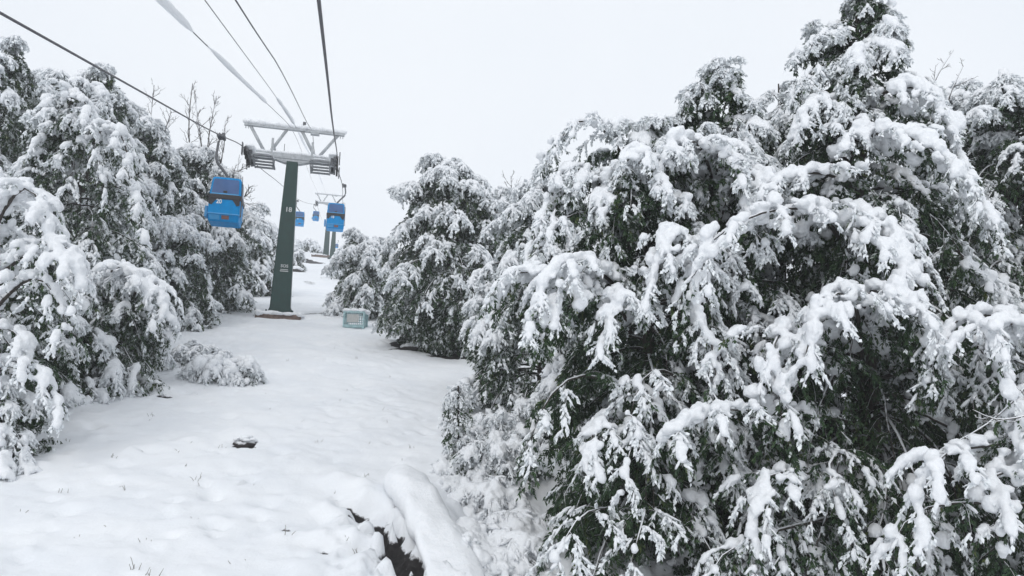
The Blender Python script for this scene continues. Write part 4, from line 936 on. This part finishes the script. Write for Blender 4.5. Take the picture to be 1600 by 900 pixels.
# ------------------------------------------------------------------ the buried log by the ditch
def snowlog():
    a = onground(627, 752); b = onground(700, 880); b = b+(b-a)*.32
    b[2] = float(ground(b[0], b[1]))
    t = thing('fallen_log', 'thick fallen log under a smooth long snow drift beside the dark ditch', 'log', a)
    pl = resample(np.array([a+[.02, 0, .04], a*.6+b*.4+[.05, 0, .0], a*.3+b*.7+[.08, 0, -.08]]), 12)-a
    v, q = tubes(pl[None], [.19], [.15], 12); mesh_np('trunk', v, [q], M_BARK, t)
    pl = resample(np.array([a+[-.03, .16, .22], a*.7+b*.3+[.02, 0, .22], a*.3+b*.7+[.1, 0, .14], b+[.1, -.1, .0]]), 44)-a
    n = len(pl); e = np.linspace(0, 1, n); wv_ = .30*np.clip(np.minimum(e*7, (1-e)*4), 0, 1)**.5*(1+.12*np.sin(e*7+1))*(1+.35*e)+.02; hv_ = .24*np.clip(np.minimum(e*6, (1-e)*1.6), 0, 1)**.7*(1-.3*e)+.02
    tg = np.gradient(pl, axis=0); sd = unit(np.cross(tg, [0, 0, 1.0])); an = np.linspace(-.25*math.pi, 1.25*math.pi, 28)
    ca = np.sign(np.cos(an))*np.abs(np.cos(an))**.8; sa = np.sign(np.sin(an))*np.abs(np.sin(an))**.9
    v = pl[:, None]+sd[:, None]*(ca[None]*wv_[:, None])[..., None]+np.array([0, 0, 1.])*(sa[None]*hv_[:, None])[..., None]
    wx = v+a; v[..., 2] += -.05+.09*fbm(wx[..., 0]*2.6, wx[..., 1]*2.6, 3, 61)+.04*fbm(wx[..., 0]*8, wx[..., 1]*8, 2, 63)
    v[..., 0] += .07*fbm(wx[..., 1]*2.4, wx[..., 2]*2.4, 3, 64)
    ii = np.arange(n-1)[:, None]*28; jj = np.arange(27)[None]; q = np.stack([ii+jj, ii+jj+1, ii+28+jj+1, ii+28+jj], -1).reshape(-1, 4)
    o = mesh_np('snow_drift', v.reshape(-1, 3), [q], M_CAP, t)
snowlog()

# ------------------------------------------------------------------ rocks
def rock(px, py, r, label, flat=.55, sn=True, seed=0):
    g = G0(px, py); g = np.array([g[0], g[1], float(ground(g[0], g[1]))]) if py > 600 else onground(px, py); t = thing('rock', label, 'rock', g, 'dark rocks showing through the snow')
    rg = np.random.default_rng(seed); bv, bf = ICO[3]; v = bv[seed % 8].copy(); v = v*(1+.16*fbm(v[:, 0]*2+seed, v[:, 1]*2+v[:, 2], 4, seed+5))[:, None]
    v = v*[r, r*.8, r*flat]; mesh_np('stone', v, [bf], M_ROCK, t)
    if sn:
        n = 22; a = rg.uniform(0, 6.28, n); rr_2 = np.sqrt(rg.random(n))*r*.85; c = np.stack([np.cos(a)*rr_2, np.sin(a)*rr_2*.8+r*.12, r*flat*np.sqrt(np.clip(1-(rr_2/r)**2, .05, 1))*1.02], 1)
        v, q = blobs(c, np.tile([1., 0, 0], (n, 1)), rg.uniform(.25, .4, n)*r, rg.uniform(.22, .36, n)*r, rg.uniform(.12, .2, n)*r, 2, rg); mesh_np('snow_clumps', v, [q], M_CAP, t)
M_ROCK = snowed('dark_rock', (0.032, 0.028, 0.028), lo=.45, hi=.7, scale=7)
rock(382, 690, .21, 'dark rock in a snow hollow, alone in the middle of the open piste', .7, seed=1)
rock(410, 438, .9, 'dark rock just left of the green pole on the upper piste', .6, seed=4)
rock(459, 424, .8, 'rock capped with snow right of the green pole on the upper piste', .5, seed=5)
rock(648, 546, .50, 'long dark rock of the bank below the right hand bushes', .35, seed=6)

# ------------------------------------------------------------------ wire cage
def cage():
    c = onground(555, 511); t = thing('wire_cage', 'teal wire mesh cage with a grey panel on its front, snow on top', 'cage', c); t.location.z -= .10; t.rotation_euler = (0, 0, math.radians(-16))
    w_, d_, h_ = .84, .62, .70
    def face(name, fn, nu, nv):
        bm = bmesh.new()
        for i in range(nu+1): bar(bm, fn(i/nu, 0), fn(i/nu, 1), .009 if 0 < i < nu else .022, n=4)
        for j in range(nv+1): bar(bm, fn(0, j/nv), fn(1, j/nv), .009 if 0 < j < nv else .022, n=4)
        bmobj(name, bm, M_TEAL, t)
    face('mesh_side', lambda u, v: (-w_/2+u*w_, -d_/2, .04+v*h_), 10, 7); face('mesh_side', lambda u, v: (-w_/2+u*w_, d_/2, .04+v*h_), 10, 7)
    face('mesh_side', lambda u, v: (-w_/2, -d_/2+u*d_, .04+v*h_), 7, 7); face('mesh_side', lambda u, v: (w_/2, -d_/2+u*d_, .04+v*h_), 7, 7)
    face('mesh_floor', lambda u, v: (-w_/2+u*w_, -d_/2+v*d_, .06), 8, 6)
    for sx in (-1, 1):
        for sy in (-1, 1):
            bm = bmesh.new(); box(bm, (sx*w_/2, sy*d_/2, .36), (.07, .07, .76)); bmobj('post', bm, M_TEAL, t, .006)
    bm = bmesh.new(); box(bm, (-.04, -d_/2-.03, .42), (.50, .02, .34)); bmobj('panel', bm, M_PANEL, t, .005)
    bm = bmesh.new(); box(bm, (0, -d_/2-.025, .10), (.80, .015, .11)); bmobj('rail', bm, M_TEAL, t)
    bm = bmesh.new(); box(bm, (0, -d_/2-.025, .70), (.80, .015, .08)); bmobj('rail', bm, M_TEAL, t)
    rg = np.random.default_rng(6); n = 60; c2 = np.stack([rg.uniform(-w_/2, w_/2, n), rg.uniform(-d_/2, d_/2, n), np.full(n, .77)], 1)
    v, q = blobs(c2, np.tile([1., 0, 0], (n, 1)), rg.uniform(.1, .18, n), rg.uniform(.1, .18, n), rg.uniform(.06, .11, n), 2, rg); mesh_np('snow_clumps', v, [q], M_CAP, t)
cage()

# ------------------------------------------------------------------ dry stalks poking out of the snow
def stalks():
    rg = np.random.default_rng(91); V = []; 
    spots = [(450, 832, 3, .12), (303, 750, 4, .15), (318, 755, 2, .1), (192, 765, 3, .1), (178, 715, 4, .1), (215, 890, 4, .15), (232, 900, 4, .12), (345, 700, 3, .1), (285, 705, 3, .08), (238, 650, 5, .12), (575, 745, 3, .14), (470, 660, 2, .1), (560, 855, 3, .12), (100, 690, 3, .1),
             (420, 640, 3, .08), (545, 610, 3, .08), (600, 640, 3, .08), (500, 690, 3, .08), (450, 560, 4, .12), (610, 590, 3, .1), (555, 560, 3, .1), (30, 800, 3, .1), (90, 770, 3, .1), (400, 760, 2, .1), (340, 830, 2, .08), (120, 840, 2, .08), (640, 700, 3, .12), (520, 700, 3, .06)]
    for px, py, n, h_ in spots+[(rg.uniform(60, 640), rg.uniform(520, 880), 2, .06) for _ in range(22)]:
        g = onground(px, py)
        st = g+np.c_[rg.normal(0, .05, n), rg.normal(0, .05, n), np.full(n, -.02)]
        d_ = np.c_[rg.normal(0, .45, n), rg.normal(0, .45, n), np.ones(n)]
        b = grow(st, d_, rg.uniform(.5, 1.2, n)*h_, .5, 4, .1, rg); V.append(tubes(b, .005, .0025, 3))
    v, q = cat(V); o = mesh_np('grass', v, q, M_STALK); tag(o, 'thin dry grass stalks poking out of the piste snow', None, kind='stuff')
M_STALK = simple('dry_stalk', (0.16, 0.14, 0.11), .8, var=.3)
stalks()
print('done', round(time.time()-T0, 1))
